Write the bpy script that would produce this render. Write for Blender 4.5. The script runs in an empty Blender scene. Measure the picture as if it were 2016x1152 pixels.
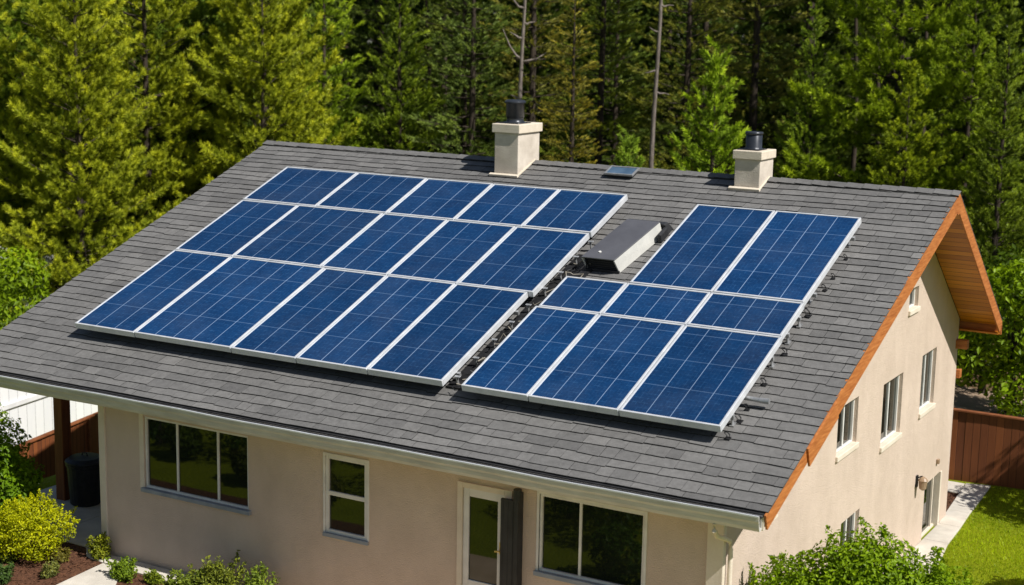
import bpy, math, random
import numpy as np
from mathutils import Matrix, Vector

# ------------------------------------------------------------------ camera, sky, sun, exposure
scene = bpy.context.scene
col = scene.collection
R_RIGHT = Vector((0.8646626463, 0.5020139346, 0.0184531166))
R_UP = Vector((-0.1050602439, 0.1447892422, 0.9838691074))
R_FWD = Vector((-0.4912441889, 0.8526535550, -0.1779355558))
CAM = Vector((16.808, -16.715, 8.37))
cd = bpy.data.cameras.new('camera')
cam = bpy.data.objects.new('camera', cd)
col.objects.link(cam)
cam.matrix_world = Matrix(((R_RIGHT.x, R_UP.x, -R_FWD.x, CAM.x), (R_RIGHT.y, R_UP.y, -R_FWD.y, CAM.y),
                           (R_RIGHT.z, R_UP.z, -R_FWD.z, CAM.z), (0, 0, 0, 1)))
cd.sensor_fit = 'HORIZONTAL'
cd.sensor_width = 36.0
cd.lens = 3057.49 / 2016 * 36.0
cd.clip_end = 2000
cd.dof.use_dof = True
cd.dof.focus_distance = 23.0
cd.dof.aperture_fstop = 1.2
scene.camera = cam

SUN_EL, SUN_AZ = math.radians(48), math.radians(10)      # azimuth: from +x towards -y
to_sun = Vector((math.cos(SUN_EL) * math.cos(SUN_AZ), -math.cos(SUN_EL) * math.sin(SUN_AZ), math.sin(SUN_EL)))
world = bpy.data.worlds.new('World')
scene.world = world
world.use_nodes = True
wn = world.node_tree
bg = wn.nodes['Background']
sky = wn.nodes.new('ShaderNodeTexSky')
sky.sky_type = 'NISHITA'
sky.sun_disc = False
sky.sun_elevation = SUN_EL
sky.sun_rotation = math.pi / 2 + SUN_AZ
wn.links.new(sky.outputs[0], bg.inputs[0])
bg.inputs[1].default_value = 0.055
sd = bpy.data.lights.new('sun', 'SUN')
sd.energy = 5.0
sd.angle = math.radians(0.5)
sd.color = (1.0, 0.965, 0.91)
sun = bpy.data.objects.new('sun', sd)
col.objects.link(sun)
sun.rotation_euler = to_sun.to_track_quat('Z', 'Y').to_euler()
scene.view_settings.view_transform = 'Standard'
scene.view_settings.look = 'None'
scene.view_settings.gamma = 1.0
scene.view_settings.exposure = 0.25

rng = np.random.default_rng(7)
random.seed(7)


# ------------------------------------------------------------------ helpers
def sstep(t):
    t = np.clip(t, 0, 1)
    return t * t * (3 - 2 * t)


def zg(x, y):
    """height of the ground"""
    x = np.asarray(x, float); y = np.asarray(y, float)
    a = -2.45 * sstep((-3.5 - x) / 4.0)
    b = -0.55 * sstep((x - 6) / 3.0) * sstep((y - 1.5) / 6.0)
    c = -0.6 * sstep((y - 14) / 6.0) * (1 - sstep((-3.5 - x) / 4.0))
    return a + b + c


class MB:
    """collects shapes for ONE mesh"""
    def __init__(self):
        self.v = []; self.f = []

    def quad(self, *p):
        i = len(self.v); self.v += [tuple(q) for q in p]; self.f.append(tuple(range(i, i + len(p))))

    def box(self, a, b, M=None):
        (x0, y0, z0), (x1, y1, z1) = a, b
        P = [(x0, y0, z0), (x1, y0, z0), (x1, y1, z0), (x0, y1, z0), (x0, y0, z1), (x1, y0, z1), (x1, y1, z1), (x0, y1, z1)]
        if M: P = [tuple(M(*p)) for p in P]
        i = len(self.v); self.v += P
        for q in ((3, 2, 1, 0), (4, 5, 6, 7), (0, 1, 5, 4), (1, 2, 6, 5), (2, 3, 7, 6), (3, 0, 4, 7)):
            self.f.append(tuple(i + k for k in q))

    def tube(self, pts, r, n=10, cap=True):
        pts = [Vector([float(q) for q in p]) for p in pts]
        rs = [float(q) for q in r] if isinstance(r, (list, tuple)) else [float(r)] * len(pts)
        rings = []
        for k, p in enumerate(pts):
            d = (pts[min(k + 1, len(pts) - 1)] - pts[max(k - 1, 0)]).normalized()
            a = d.orthogonal().normalized()
            if abs(d.z) < .99:
                a = d.cross(Vector((0, 0, 1))).normalized()
            b = d.cross(a)
            i = len(self.v)
            for j in range(n):
                t = 2 * math.pi * j / n
                self.v.append(tuple(p + (a * math.cos(t) + b * math.sin(t)) * rs[k]))
            rings.append(i)
        for a, b in zip(rings, rings[1:]):
            for j in range(n):
                self.f.append((a + j, a + (j + 1) % n, b + (j + 1) % n, b + j))
        if cap:
            self.f.append(tuple(rings[0] + j for j in reversed(range(n))))
            self.f.append(tuple(rings[-1] + j for j in range(n)))

    def lathe(self, c, prof, n=28):
        i0 = len(self.v)
        for r, z in prof:
            for j in range(n):
                t = 2 * math.pi * j / n
                self.v.append((c[0] + r * math.cos(t), c[1] + r * math.sin(t), c[2] + z))
        for k in range(len(prof) - 1):
            for j in range(n):
                a = i0 + k * n; b = a + n
                self.f.append((a + j, a + (j + 1) % n, b + (j + 1) % n, b + j))
        self.f.append(tuple(i0 + j for j in reversed(range(n))))
        self.f.append(tuple(i0 + (len(prof) - 1) * n + j for j in range(n)))

    def prism(self, poly, z0, z1):
        n = len(poly); i = len(self.v)
        z0f = z0 if callable(z0) else (lambda x, y: z0)
        z1f = z1 if callable(z1) else (lambda x, y: z1)
        self.v += [(x, y, float(z0f(x, y))) for x, y in poly] + [(x, y, float(z1f(x, y))) for x, y in poly]
        self.f.append(tuple(i + k for k in reversed(range(n))))
        self.f.append(tuple(i + n + k for k in range(n)))
        for k in range(n):
            self.f.append((i + k, i + (k + 1) % n, i + n + (k + 1) % n, i + n + k))

    def build(self, name, mat, parent=None, smooth=False, bevel=0.0, seg=2):
        me = bpy.data.meshes.new(name)
        me.from_pydata(self.v, [], self.f)
        me.update()
        o = bpy.data.objects.new(name, me)
        col.objects.link(o)
        me.materials.append(mat)
        if parent: o.parent = parent
        if smooth:
            for p in me.polygons: p.use_smooth = True
        if bevel:
            m = o.modifiers.new('edge', 'BEVEL'); m.width = bevel; m.segments = seg; m.limit_method = 'ANGLE'
        return o


def raw_mesh(name, V, nper, var=None):
    """V: (faces*nper, 3) array, no shared vertices"""
    V = np.ascontiguousarray(V, dtype=np.float32)
    n = len(V); nf = n // nper
    me = bpy.data.meshes.new(name)
    me.vertices.add(n); me.loops.add(n); me.polygons.add(nf)
    me.vertices.foreach_set('co', V.ravel())
    me.loops.foreach_set('vertex_index', np.arange(n, dtype=np.int32))
    me.polygons.foreach_set('loop_start', np.arange(0, n, nper, dtype=np.int32))
    me.polygons.foreach_set('loop_total', np.full(nf, nper, dtype=np.int32))
    if var is not None:
        a = me.attributes.new('var', 'FLOAT', 'FACE')
        a.data.foreach_set('value', np.asarray(var, dtype=np.float32))
    me.update(calc_edges=True)
    return me


def link(name, me, mat=None, parent=None):
    o = bpy.data.objects.new(name, me); col.objects.link(o)
    if mat and not me.materials: me.materials.append(mat)
    if parent: o.parent = parent
    return o


def empty(name, loc, label, cat, group=None):
    o = bpy.data.objects.new(name, None); col.objects.link(o)
    o.location = loc; o.empty_display_size = .3
    tag(o, label, cat, group)
    return o


def tag(o, label=None, cat=None, group=None, kind=None):
    if label: o['label'] = label
    if cat: o['category'] = cat
    if group: o['group'] = group
    if kind: o['kind'] = kind
    return o


# ------------------------------------------------------------------ materials
def new_mat(name):
    m = bpy.data.materials.new(name); m.use_nodes = True
    nt = m.node_tree
    return m, nt, nt.nodes['Principled BSDF']


def N(nt, typ, **kw):
    n = nt.nodes.new(typ)
    for k, v in kw.items():
        if k.startswith('i_'):
            key = k[2:]
            n.inputs[int(key) if key.isdigit() else key.replace('_', ' ')].default_value = v
        else:
            setattr(n, k, v)
    return n


def rgba(c): return (c[0], c[1], c[2], 1)


def noisy(name, c0, c1, scale=3.0, rough=.8, detail=6, bump=0.0, bscale=40.0, spec=.3, metal=0.0, stretch=None, lo=.3, hi=.7):
    """base colour wandering between c0 and c1, with an optional fine bump"""
    m, nt, p = new_mat(name)
    tc = N(nt, 'ShaderNodeTexCoord')
    mp = N(nt, 'ShaderNodeMapping')
    if stretch: mp.inputs['Scale'].default_value = stretch
    nt.links.new(tc.outputs['Object'], mp.inputs[0])
    nz = N(nt, 'ShaderNodeTexNoise', i_Scale=scale, i_Detail=detail, i_Roughness=.6)
    nt.links.new(mp.outputs[0], nz.inputs['Vector'])
    cr = N(nt, 'ShaderNodeValToRGB')
    cr.color_ramp.elements[0].position = lo; cr.color_ramp.elements[0].color = rgba(c0)
    cr.color_ramp.elements[1].position = hi; cr.color_ramp.elements[1].color = rgba(c1)
    nt.links.new(nz.outputs[0], cr.inputs[0])
    nt.links.new(cr.outputs[0], p.inputs['Base Color'])
    p.inputs['Roughness'].default_value = rough
    p.inputs['Specular IOR Level'].default_value = spec
    p.inputs['Metallic'].default_value = metal
    if bump:
        n2 = N(nt, 'ShaderNodeTexNoise', i_Scale=bscale, i_Detail=4)
        nt.links.new(mp.outputs[0], n2.inputs['Vector'])
        b = N(nt, 'ShaderNodeBump', i_Strength=bump, i_Distance=.02)
        nt.links.new(n2.outputs[0], b.inputs['Height'])
        nt.links.new(b.outputs[0], p.inputs['Normal'])
    return m


def leaf_mat(name, trans=.3):
    m, nt, p = new_mat(name)
    nt.nodes.remove(p)
    out = nt.nodes['Material Output']
    oi = N(nt, 'ShaderNodeObjectInfo')
    at = N(nt, 'ShaderNodeAttribute', attribute_name='var')
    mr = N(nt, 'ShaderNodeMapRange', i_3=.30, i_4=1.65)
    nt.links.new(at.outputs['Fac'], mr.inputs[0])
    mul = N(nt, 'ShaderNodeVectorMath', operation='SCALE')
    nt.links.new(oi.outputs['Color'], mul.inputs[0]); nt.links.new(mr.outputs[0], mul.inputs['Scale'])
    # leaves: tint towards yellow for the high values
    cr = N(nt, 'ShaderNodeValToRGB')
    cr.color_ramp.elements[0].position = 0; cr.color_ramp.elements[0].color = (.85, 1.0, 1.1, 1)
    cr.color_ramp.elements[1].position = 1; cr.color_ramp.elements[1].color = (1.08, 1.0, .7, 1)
    nt.links.new(at.outputs['Fac'], cr.inputs[0])
    m2 = N(nt, 'ShaderNodeVectorMath', operation='MULTIPLY')
    nt.links.new(mul.outputs[0], m2.inputs[0]); nt.links.new(cr.outputs[0], m2.inputs[1])
    d = N(nt, 'ShaderNodeBsdfDiffuse'); t = N(nt, 'ShaderNodeBsdfTranslucent'); g = N(nt, 'ShaderNodeBsdfGlossy', i_Roughness=.45)
    g.inputs['Color'].default_value = (.9, .95, .8, 1)
    for s in (d, t): nt.links.new(m2.outputs[0], s.inputs['Color'])
    mx = N(nt, 'ShaderNodeMixShader', i_0=trans)
    nt.links.new(d.outputs[0], mx.inputs[1]); nt.links.new(t.outputs[0], mx.inputs[2])
    mg = N(nt, 'ShaderNodeMixShader', i_0=.012)
    nt.links.new(mx.outputs[0], mg.inputs[1]); nt.links.new(g.outputs[0], mg.inputs[2])
    nt.links.new(mg.outputs[0], out.inputs['Surface'])
    return m


def planks(name, c0, c1, axis=0, width=.14, rough=.55, gap=.06):
    """boards of slightly different tone with dark joints, along object axis"""
    m, nt, p = new_mat(name)
    tc = N(nt, 'ShaderNodeTexCoord'); sp = N(nt, 'ShaderNodeSeparateXYZ')
    nt.links.new(tc.outputs['Object'], sp.inputs[0])
    dv = N(nt, 'ShaderNodeMath', operation='DIVIDE', i_1=width)
    nt.links.new(sp.outputs[axis], dv.inputs[0])
    fl = N(nt, 'ShaderNodeMath', operation='FLOOR'); nt.links.new(dv.outputs[0], fl.inputs[0])
    fr = N(nt, 'ShaderNodeMath', operation='FRACT'); nt.links.new(dv.outputs[0], fr.inputs[0])
    wn_ = N(nt, 'ShaderNodeTexWhiteNoise', noise_dimensions='1D'); nt.links.new(fl.outputs[0], wn_.inputs['W'])
    mp = N(nt, 'ShaderNodeMapping')
    sc = [1.2, 1.2, 1.2]; sc[axis] = 14
    mp.inputs['Scale'].default_value = sc
    nt.links.new(tc.outputs['Object'], mp.inputs[0])
    nz = N(nt, 'ShaderNodeTexNoise', i_Scale=2.0, i_Detail=7); nt.links.new(mp.outputs[0], nz.inputs['Vector'])
    ad = N(nt, 'ShaderNodeMath', operation='ADD'); nt.links.new(wn_.outputs[0], ad.inputs[0]); nt.links.new(nz.outputs[0], ad.inputs[1])
    hf = N(nt, 'ShaderNodeMath', operation='MULTIPLY', i_1=.5); nt.links.new(ad.outputs[0], hf.inputs[0])
    cr = N(nt, 'ShaderNodeValToRGB')
    cr.color_ramp.elements[0].position = .15; cr.color_ramp.elements[0].color = rgba(c0)
    cr.color_ramp.elements[1].position = .85; cr.color_ramp.elements[1].color = rgba(c1)
    nt.links.new(hf.outputs[0], cr.inputs[0])
    lt = N(nt, 'ShaderNodeMath', operation='LESS_THAN', i_1=gap); nt.links.new(fr.outputs[0], lt.inputs[0])
    mx = N(nt, 'ShaderNodeMix', data_type='RGBA')
    nt.links.new(lt.outputs[0], mx.inputs[0]); nt.links.new(cr.outputs[0], mx.inputs[6])
    mx.inputs[7].default_value = rgba([c * .3 for c in c0])
    nt.links.new(mx.outputs[2], p.inputs['Base Color'])
    p.inputs['Roughness'].default_value = rough
    bp = N(nt, 'ShaderNodeBump', i_Strength=.6, i_Distance=.01, invert=True)
    nt.links.new(lt.outputs[0], bp.inputs['Height']); nt.links.new(bp.outputs[0], p.inputs['Normal'])
    return m


def stucco_mat():
    m, nt, p = new_mat('stucco')
    tc = N(nt, 'ShaderNodeTexCoord')
    n1 = N(nt, 'ShaderNodeTexNoise', i_Scale=.8, i_Detail=8, i_Roughness=.65); nt.links.new(tc.outputs['Object'], n1.inputs['Vector'])
    mp = N(nt, 'ShaderNodeMapping'); mp.inputs['Scale'].default_value = (1.6, 1.6, .9)
    nt.links.new(tc.outputs['Object'], mp.inputs[0])
    n2 = N(nt, 'ShaderNodeTexNoise', i_Scale=1.5, i_Detail=6); nt.links.new(mp.outputs[0], n2.inputs['Vector'])
    ad = N(nt, 'ShaderNodeMath', operation='ADD'); nt.links.new(n1.outputs[0], ad.inputs[0]); nt.links.new(n2.outputs[0], ad.inputs[1])
    hf = N(nt, 'ShaderNodeMath', operation='MULTIPLY', i_1=.5); nt.links.new(ad.outputs[0], hf.inputs[0])
    cr = N(nt, 'ShaderNodeValToRGB')
    cr.color_ramp.elements[0].position = .36; cr.color_ramp.elements[0].color = (.525, .422, .338, 1)
    cr.color_ramp.elements[1].position = .65; cr.color_ramp.elements[1].color = (.625, .508, .415, 1)
    nt.links.new(hf.outputs[0], cr.inputs[0]); nt.links.new(cr.outputs[0], p.inputs['Base Color'])
    p.inputs['Roughness'].default_value = .9; p.inputs['Specular IOR Level'].default_value = .15
    n3 = N(nt, 'ShaderNodeTexNoise', i_Scale=55, i_Detail=3); nt.links.new(tc.outputs['Object'], n3.inputs['Vector'])
    n4 = N(nt, 'ShaderNodeTexNoise', i_Scale=6, i_Detail=3); nt.links.new(tc.outputs['Object'], n4.inputs['Vector'])
    a2 = N(nt, 'ShaderNodeMath', operation='ADD'); nt.links.new(n3.outputs[0], a2.inputs[0]); nt.links.new(n4.outputs[0], a2.inputs[1])
    b = N(nt, 'ShaderNodeBump', i_Strength=.55, i_Distance=.02); nt.links.new(a2.outputs[0], b.inputs['Height'])
    nt.links.new(b.outputs[0], p.inputs['Normal'])
    return m


def shingle_mat():
    m, nt, p = new_mat('asphalt_shingle')
    at = N(nt, 'ShaderNodeAttribute', attribute_name='var')
    tc = N(nt, 'ShaderNodeTexCoord')
    cr = N(nt, 'ShaderNodeValToRGB')
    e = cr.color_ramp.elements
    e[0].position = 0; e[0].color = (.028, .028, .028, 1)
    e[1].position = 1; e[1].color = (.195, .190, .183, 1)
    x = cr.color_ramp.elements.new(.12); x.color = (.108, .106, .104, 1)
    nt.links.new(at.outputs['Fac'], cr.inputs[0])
    n1 = N(nt, 'ShaderNodeTexNoise', i_Scale=130, i_Detail=2); nt.links.new(tc.outputs['Object'], n1.inputs['Vector'])
    n2 = N(nt, 'ShaderNodeTexNoise', i_Scale=11, i_Detail=6, i_Roughness=.75); nt.links.new(tc.outputs['Object'], n2.inputs['Vector'])
    n3 = N(nt, 'ShaderNodeTexNoise', i_Scale=.5, i_Detail=3); nt.links.new(tc.outputs['Object'], n3.inputs['Vector'])
    s1 = N(nt, 'ShaderNodeMath', operation='MULTIPLY_ADD', i_1=.9, i_2=.15); nt.links.new(n1.outputs[0], s1.inputs[0])
    s2 = N(nt, 'ShaderNodeMath', operation='MULTIPLY_ADD', i_1=1.0, i_2=-.15); nt.links.new(n2.outputs[0], s2.inputs[0])
    s3 = N(nt, 'ShaderNodeMath', operation='MULTIPLY_ADD', i_1=.4, i_2=-.15); nt.links.new(n3.outputs[0], s3.inputs[0])
    a = N(nt, 'ShaderNodeMath', operation='ADD'); nt.links.new(s1.outputs[0], a.inputs[0]); nt.links.new(s2.outputs[0], a.inputs[1])
    a2 = N(nt, 'ShaderNodeMath', operation='ADD'); nt.links.new(a.outputs[0], a2.inputs[0]); nt.links.new(s3.outputs[0], a2.inputs[1])
    mul = N(nt, 'ShaderNodeVectorMath', operation='SCALE'); nt.links.new(cr.outputs[0], mul.inputs[0]); nt.links.new(a2.outputs[0], mul.inputs['Scale'])
    nt.links.new(mul.outputs[0], p.inputs['Base Color'])
    p.inputs['Roughness'].default_value = .85; p.inputs['Specular IOR Level'].default_value = .25
    b = N(nt, 'ShaderNodeBump', i_Strength=.5, i_Distance=.006); nt.links.new(n1.outputs[0], b.inputs['Height'])
    nt.links.new(b.outputs[0], p.inputs['Normal'])
    return m


def cell_mat():
    """solar cells: uv.x counts cell columns, uv.y counts cells up the slope"""
    m, nt, p = new_mat('solar_cells')
    uv = N(nt, 'ShaderNodeUVMap', uv_map='UVMap'); sp = N(nt, 'ShaderNodeSeparateXYZ')
    nt.links.new(uv.outputs[0], sp.inputs[0])
    tc = N(nt, 'ShaderNodeTexCoord')

    def line(sock, mult, half):
        a = N(nt, 'ShaderNodeMath', operation='MULTIPLY', i_1=mult); nt.links.new(sock, a.inputs[0])
        b = N(nt, 'ShaderNodeMath', operation='PINGPONG', i_1=.5); nt.links.new(a.outputs[0], b.inputs[0])
        c = N(nt, 'ShaderNodeMapRange', i_1=half * .5, i_2=half, i_3=1.0, i_4=0.0); nt.links.new(b.outputs[0], c.inputs[0])
        return c.outputs[0]

    def mixc(fac, c_in, colr, k):
        f = N(nt, 'ShaderNodeMath', operation='MULTIPLY', i_1=k); nt.links.new(fac, f.inputs[0])
        mx = N(nt, 'ShaderNodeMix', data_type='RGBA'); nt.links.new(f.outputs[0], mx.inputs[0])
        nt.links.new(c_in, mx.inputs[6]); mx.inputs[7].default_value = rgba(colr)
        return mx.outputs[2]
    vor = N(nt, 'ShaderNodeTexVoronoi', i_Scale=38); nt.links.new(tc.outputs['Object'], vor.inputs['Vector'])
    nz = N(nt, 'ShaderNodeTexNoise', i_Scale=2.2, i_Detail=6); nt.links.new(tc.outputs['Object'], nz.inputs['Vector'])
    sx = N(nt, 'ShaderNodeSeparateXYZ'); nt.links.new(vor.outputs['Color'], sx.inputs[0])
    h = N(nt, 'ShaderNodeMath', operation='MULTIPLY_ADD', i_1=.35); nt.links.new(sx.outputs[0], h.inputs[0]); nt.links.new(nz.outputs[0], h.inputs[2])
    cr = N(nt, 'ShaderNodeValToRGB')
    cr.color_ramp.elements[0].position = .25; cr.color_ramp.elements[0].color = (.0035, .022, .074, 1)
    cr.color_ramp.elements[1].position = 1.0; cr.color_ramp.elements[1].color = (.006, .042, .130, 1)
    nt.links.new(h.outputs[0], cr.inputs[0])
    c = cr.outputs[0]
    fine = N(nt, 'ShaderNodeTexNoise', i_Scale=14, i_Detail=3); nt.links.new(tc.outputs['Object'], fine.inputs['Vector'])
    fm = N(nt, 'ShaderNodeMapRange', i_1=.42, i_2=.68); nt.links.new(fine.outputs[0], fm.inputs[0])

    def masked(s):
        q = N(nt, 'ShaderNodeMath', operation='MULTIPLY'); nt.links.new(s, q.inputs[0]); nt.links.new(fm.outputs[0], q.inputs[1]); return q.outputs[0]
    c = mixc(masked(line(sp.outputs[0], 6.0, .11)), c, (.04, .12, .26), .30)       # busbars
    c = mixc(masked(line(sp.outputs[1], 3.0, .09)), c, (.04, .12, .26), .36)        # fingers across
    c = mixc(line(sp.outputs[1], .5, .014), c, (.20, .32, .50), .28)               # string joints
    c = mixc(line(sp.outputs[0], 1.0, .019), c, (.34, .47, .66), .62)              # column joints
    oi = N(nt, 'ShaderNodeObjectInfo')
    orr = N(nt, 'ShaderNodeMapRange', i_3=.86, i_4=1.16); nt.links.new(oi.outputs['Random'], orr.inputs[0])
    sc_ = N(nt, 'ShaderNodeVectorMath', operation='SCALE'); nt.links.new(c, sc_.inputs[0]); nt.links.new(orr.outputs[0], sc_.inputs['Scale'])
    # dust settled on the glass
    du = N(nt, 'ShaderNodeTexNoise', i_Scale=.9, i_Detail=7, i_Roughness=.7); nt.links.new(tc.outputs['Object'], du.inputs['Vector'])
    dm = N(nt, 'ShaderNodeMapRange', i_1=.45, i_2=.8, i_4=.06); nt.links.new(du.outputs[0], dm.inputs[0])
    dx = N(nt, 'ShaderNodeMix', data_type='RGBA'); nt.links.new(dm.outputs[0], dx.inputs[0]); nt.links.new(sc_.outputs[0], dx.inputs[6]); dx.inputs[7].default_value = (.3, .32, .34, 1)
    nt.links.new(dx.outputs[2], p.inputs['Base Color'])
    p.inputs['Roughness'].default_value = .15; p.inputs['Specular IOR Level'].default_value = .40
    return m


def glass_mat():
    m, nt, p = new_mat('window_glass')
    tc = N(nt, 'ShaderNodeTexCoord')
    nz = N(nt, 'ShaderNodeTexNoise', i_Scale=1.1, i_Detail=3); nt.links.new(tc.outputs['Object'], nz.inputs['Vector'])
    cr = N(nt, 'ShaderNodeValToRGB')
    cr.color_ramp.elements[0].color = (.004, .006, .005, 1); cr.color_ramp.elements[1].color = (.013, .017, .012, 1)
    nt.links.new(nz.outputs[0], cr.inputs[0]); nt.links.new(cr.outputs[0], p.inputs['Base Color'])
    p.inputs['Roughness'].default_value = .03; p.inputs['IOR'].default_value = 1.6
    b = N(nt, 'ShaderNodeBump', i_Strength=.03, i_Distance=.05)
    n2 = N(nt, 'ShaderNodeTexNoise', i_Scale=1.5); nt.links.new(tc.outputs['Object'], n2.inputs['Vector'])
    nt.links.new(n2.outputs[0], b.inputs['Height']); nt.links.new(b.outputs[0], p.inputs['Normal'])
    return m


def ground_mat():
    """grass near the house, leaf litter under the forest"""
    m, nt, p = new_mat('ground_cover')
    g = N(nt, 'ShaderNodeNewGeometry')
    sp = N(nt, 'ShaderNodeSeparateXYZ'); nt.links.new(g.outputs['Position'], sp.inputs[0])
    n1 = N(nt, 'ShaderNodeTexNoise', i_Scale=1.3, i_Detail=8, i_Roughness=.7); nt.links.new(g.outputs['Position'], n1.inputs['Vector'])
    n2 = N(nt, 'ShaderNodeTexNoise', i_Scale=22, i_Detail=4); nt.links.new(g.outputs['Position'], n2.inputs['Vector'])
    mm = N(nt, 'ShaderNodeMath', operation='MULTIPLY_ADD', i_1=.5); nt.links.new(n1.outputs[0], mm.inputs[0])
    h2 = N(nt, 'ShaderNodeMath', operation='MULTIPLY', i_1=.5); nt.links.new(n2.outputs[0], h2.inputs[0]); nt.links.new(h2.outputs[0], mm.inputs[2])
    gr = N(nt, 'ShaderNodeValToRGB')
    gr.color_ramp.elements[0].position = .3; gr.color_ramp.elements[0].color = (.11, .14, .004, 1)
    gr.color_ramp.elements[1].position = .7; gr.color_ramp.elements[1].color = (.23, .27, .006, 1)
    nt.links.new(mm.outputs[0], gr.inputs[0])
    lt = N(nt, 'ShaderNodeValToRGB')
    lt.color_ramp.elements[0].position = .3; lt.color_ramp.elements[0].color = (.05, .032, .016, 1)
    lt.color_ramp.elements[1].position = .7; lt.color_ramp.elements[1].color = (.16, .105, .055, 1)
    nt.links.new(mm.outputs[0], lt.inputs[0])
    f = N(nt, 'ShaderNodeMapRange', i_1=13.0, i_2=15.5); nt.links.new(sp.outputs[1], f.inputs[0])
    mx = N(nt, 'ShaderNodeMix', data_type='RGBA')
    nt.links.new(f.outputs[0], mx.inputs[0]); nt.links.new(gr.outputs[0], mx.inputs[6]); nt.links.new(lt.outputs[0], mx.inputs[7])
    nt.links.new(mx.outputs[2], p.inputs['Base Color'])
    p.inputs['Roughness'].default_value = .95; p.inputs['Specular IOR Level'].default_value = .1
    b = N(nt, 'ShaderNodeBump', i_Strength=.7, i_Distance=.05); nt.links.new(n2.outputs[0], b.inputs['Height']); nt.links.new(b.outputs[0], p.inputs['Normal'])
    return m


MAT = dict(
    stucco=stucco_mat(), shingle=shingle_mat(), cells=cell_mat(), glass=glass_mat(), ground=ground_mat(),
    needles=leaf_mat('needles', .22), leaves=leaf_mat('leaves', .35),
    roofdark=noisy('bitumen_edge', (.012, .012, .013), (.03, .03, .032), 9, .8),
    alu=noisy('anodised_aluminium', (.55, .57, .60), (.74, .75, .77), 5, .42, metal=.25, spec=.5),
    rail=noisy('mill_aluminium', (.30, .31, .32), (.5, .5, .5), 8, .4, metal=.6),
    black=noisy('black_rubber', (.008, .008, .009), (.025, .025, .027), 12, .55),
    cable=noisy('weathered_cable', (.10, .085, .06), (.32, .29, .24), 12, .6),
    gutter=noisy('gutter_paint', (.44, .42, .39), (.62, .60, .56), 2.5, .45, stretch=(1, 6, 6), spec=.5),
    trim=noisy('window_paint', (.62, .61, .58), (.76, .75, .72), 4, .5),
    cream=noisy('cream_trim', (.62, .54, .43), (.74, .66, .55), 3, .7, bump=.15, bscale=30),
    sill=noisy('grey_sill_paint', (.20, .23, .27), (.30, .33, .37), 5, .55),
    cedar=noisy('cedar_fascia', (.27, .075, .016), (.56, .21, .06), 3.2, .6, stretch=(1, 1.1, 9), bump=.4, bscale=9, lo=.25, hi=.75),
    soffit=planks('cedar_soffit', (.30, .085, .003), (.66, .25, .008), axis=1, width=.125, rough=.5, gap=.08),
    post=noisy('stained_post', (.12, .032, .010), (.24, .075, .022), 3, .6, stretch=(6, 6, .5)),
    fence=planks('redwood_boards', (.12, .032, .008), (.26, .078, .018), axis=0, width=.145, rough=.7, gap=.05),
    fencerail=noisy('redwood_rail', (.15, .045, .015), (.28, .10, .035), 4, .7),
    white=planks('white_siding', (.66, .67, .68), (.80, .80, .79), axis=0, width=.3, rough=.6, gap=.03),
    whiteroof=noisy('white_metal_roof', (.6, .6, .6), (.78, .78, .77), 3, .5),
    chimney=noisy('chimney_render', (.46, .40, .33), (.66, .59, .50), 3.5, .9, bump=.3, bscale=50, detail=9),
    chimcap=noisy('chimney_coping', (.58, .50, .39), (.70, .62, .50), 5, .85, bump=.2, bscale=40),
    flue=noisy('dark_flue_metal', (.020, .024, .032), (.045, .050, .062), 6, .33, metal=.3, spec=.5),
    duct=noisy('galvanised_hood', (.115, .115, .128), (.165, .165, .18), 2, .42, metal=.35, spec=.5),
    ductside=noisy('pale_hood_side', (.50, .50, .47), (.62, .61, .57), 4, .5),
    skyglass=noisy('sky_blue_vent_glass', (.045, .085, .14), (.10, .16, .23), 4, .12, spec=.6),
    charcoal=noisy('charcoal_paint', (.020, .021, .023), (.038, .039, .042), 5, .5),
    concrete=noisy('concrete', (.46, .42, .36), (.66, .61, .53), 2.2, .9, bump=.25, bscale=35, detail=9),
    bounce_paving=noisy('tan_bounce_concrete', (.50, .37, .235), (.66, .50, .34), 1.8, .9, bump=.25, bscale=35, detail=9),  # tan picked to throw warm bounce light on the front wall
    mulch=noisy('bark_mulch', (.045, .018, .009), (.16, .07, .035), 26, .95, bump=.9, bscale=45),
    bark=noisy('pine_bark', (.018, .013, .009), (.07, .052, .036), 5, .9, stretch=(4, 4, .8), bump=.5, bscale=14),
    greybark=noisy('grey_dead_wood', (.09, .072, .06), (.27, .23, .20), 5, .9, stretch=(4, 4, .8), bump=.4, bscale=14),
    brass=noisy('brass', (.5, .35, .08), (.65, .48, .15), 6, .3, metal=.8),
    lampglass=noisy('lamp_housing', (.22, .14, .08), (.36, .26, .17), 6, .4),
    soil=noisy('dry_soil', (.22, .15, .10), (.36, .27, .19), 3, .95),
)

# ------------------------------------------------------------------ house dimensions
ZE, OE, SL, YR, W, D, SR = 2.75, .497, .383, 7.342, 10.16, 10.82, .72
KF = math.sqrt(1 + SL * SL)
KR = math.sqrt(1 + SR * SR)
XL, XR = -2.64, W + .728
ZR = ZE + SL * (OE + YR)
YT = YR + 3.654
SRIDGE = (YR + OE) * KF


def RP(x, s, h=0.0):
    """point on the front slope: s metres up from the eave, h above the surface"""
    return (x, -OE + s / KF - h * SL / KF, ZE + s * SL / KF + h / KF)


def RB(x, s, h=0.0):
    """point on the rear slope: s metres down from the ridge"""
    return (x, YR + s / KR + h * SR / KR, ZR - s * SR / KR + h / KR)


SREAR = (YT - YR) * KR


def roofz(y):
    return ZE + SL * (y + OE) if y <= YR else ZR - SR * (y - YR)


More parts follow.
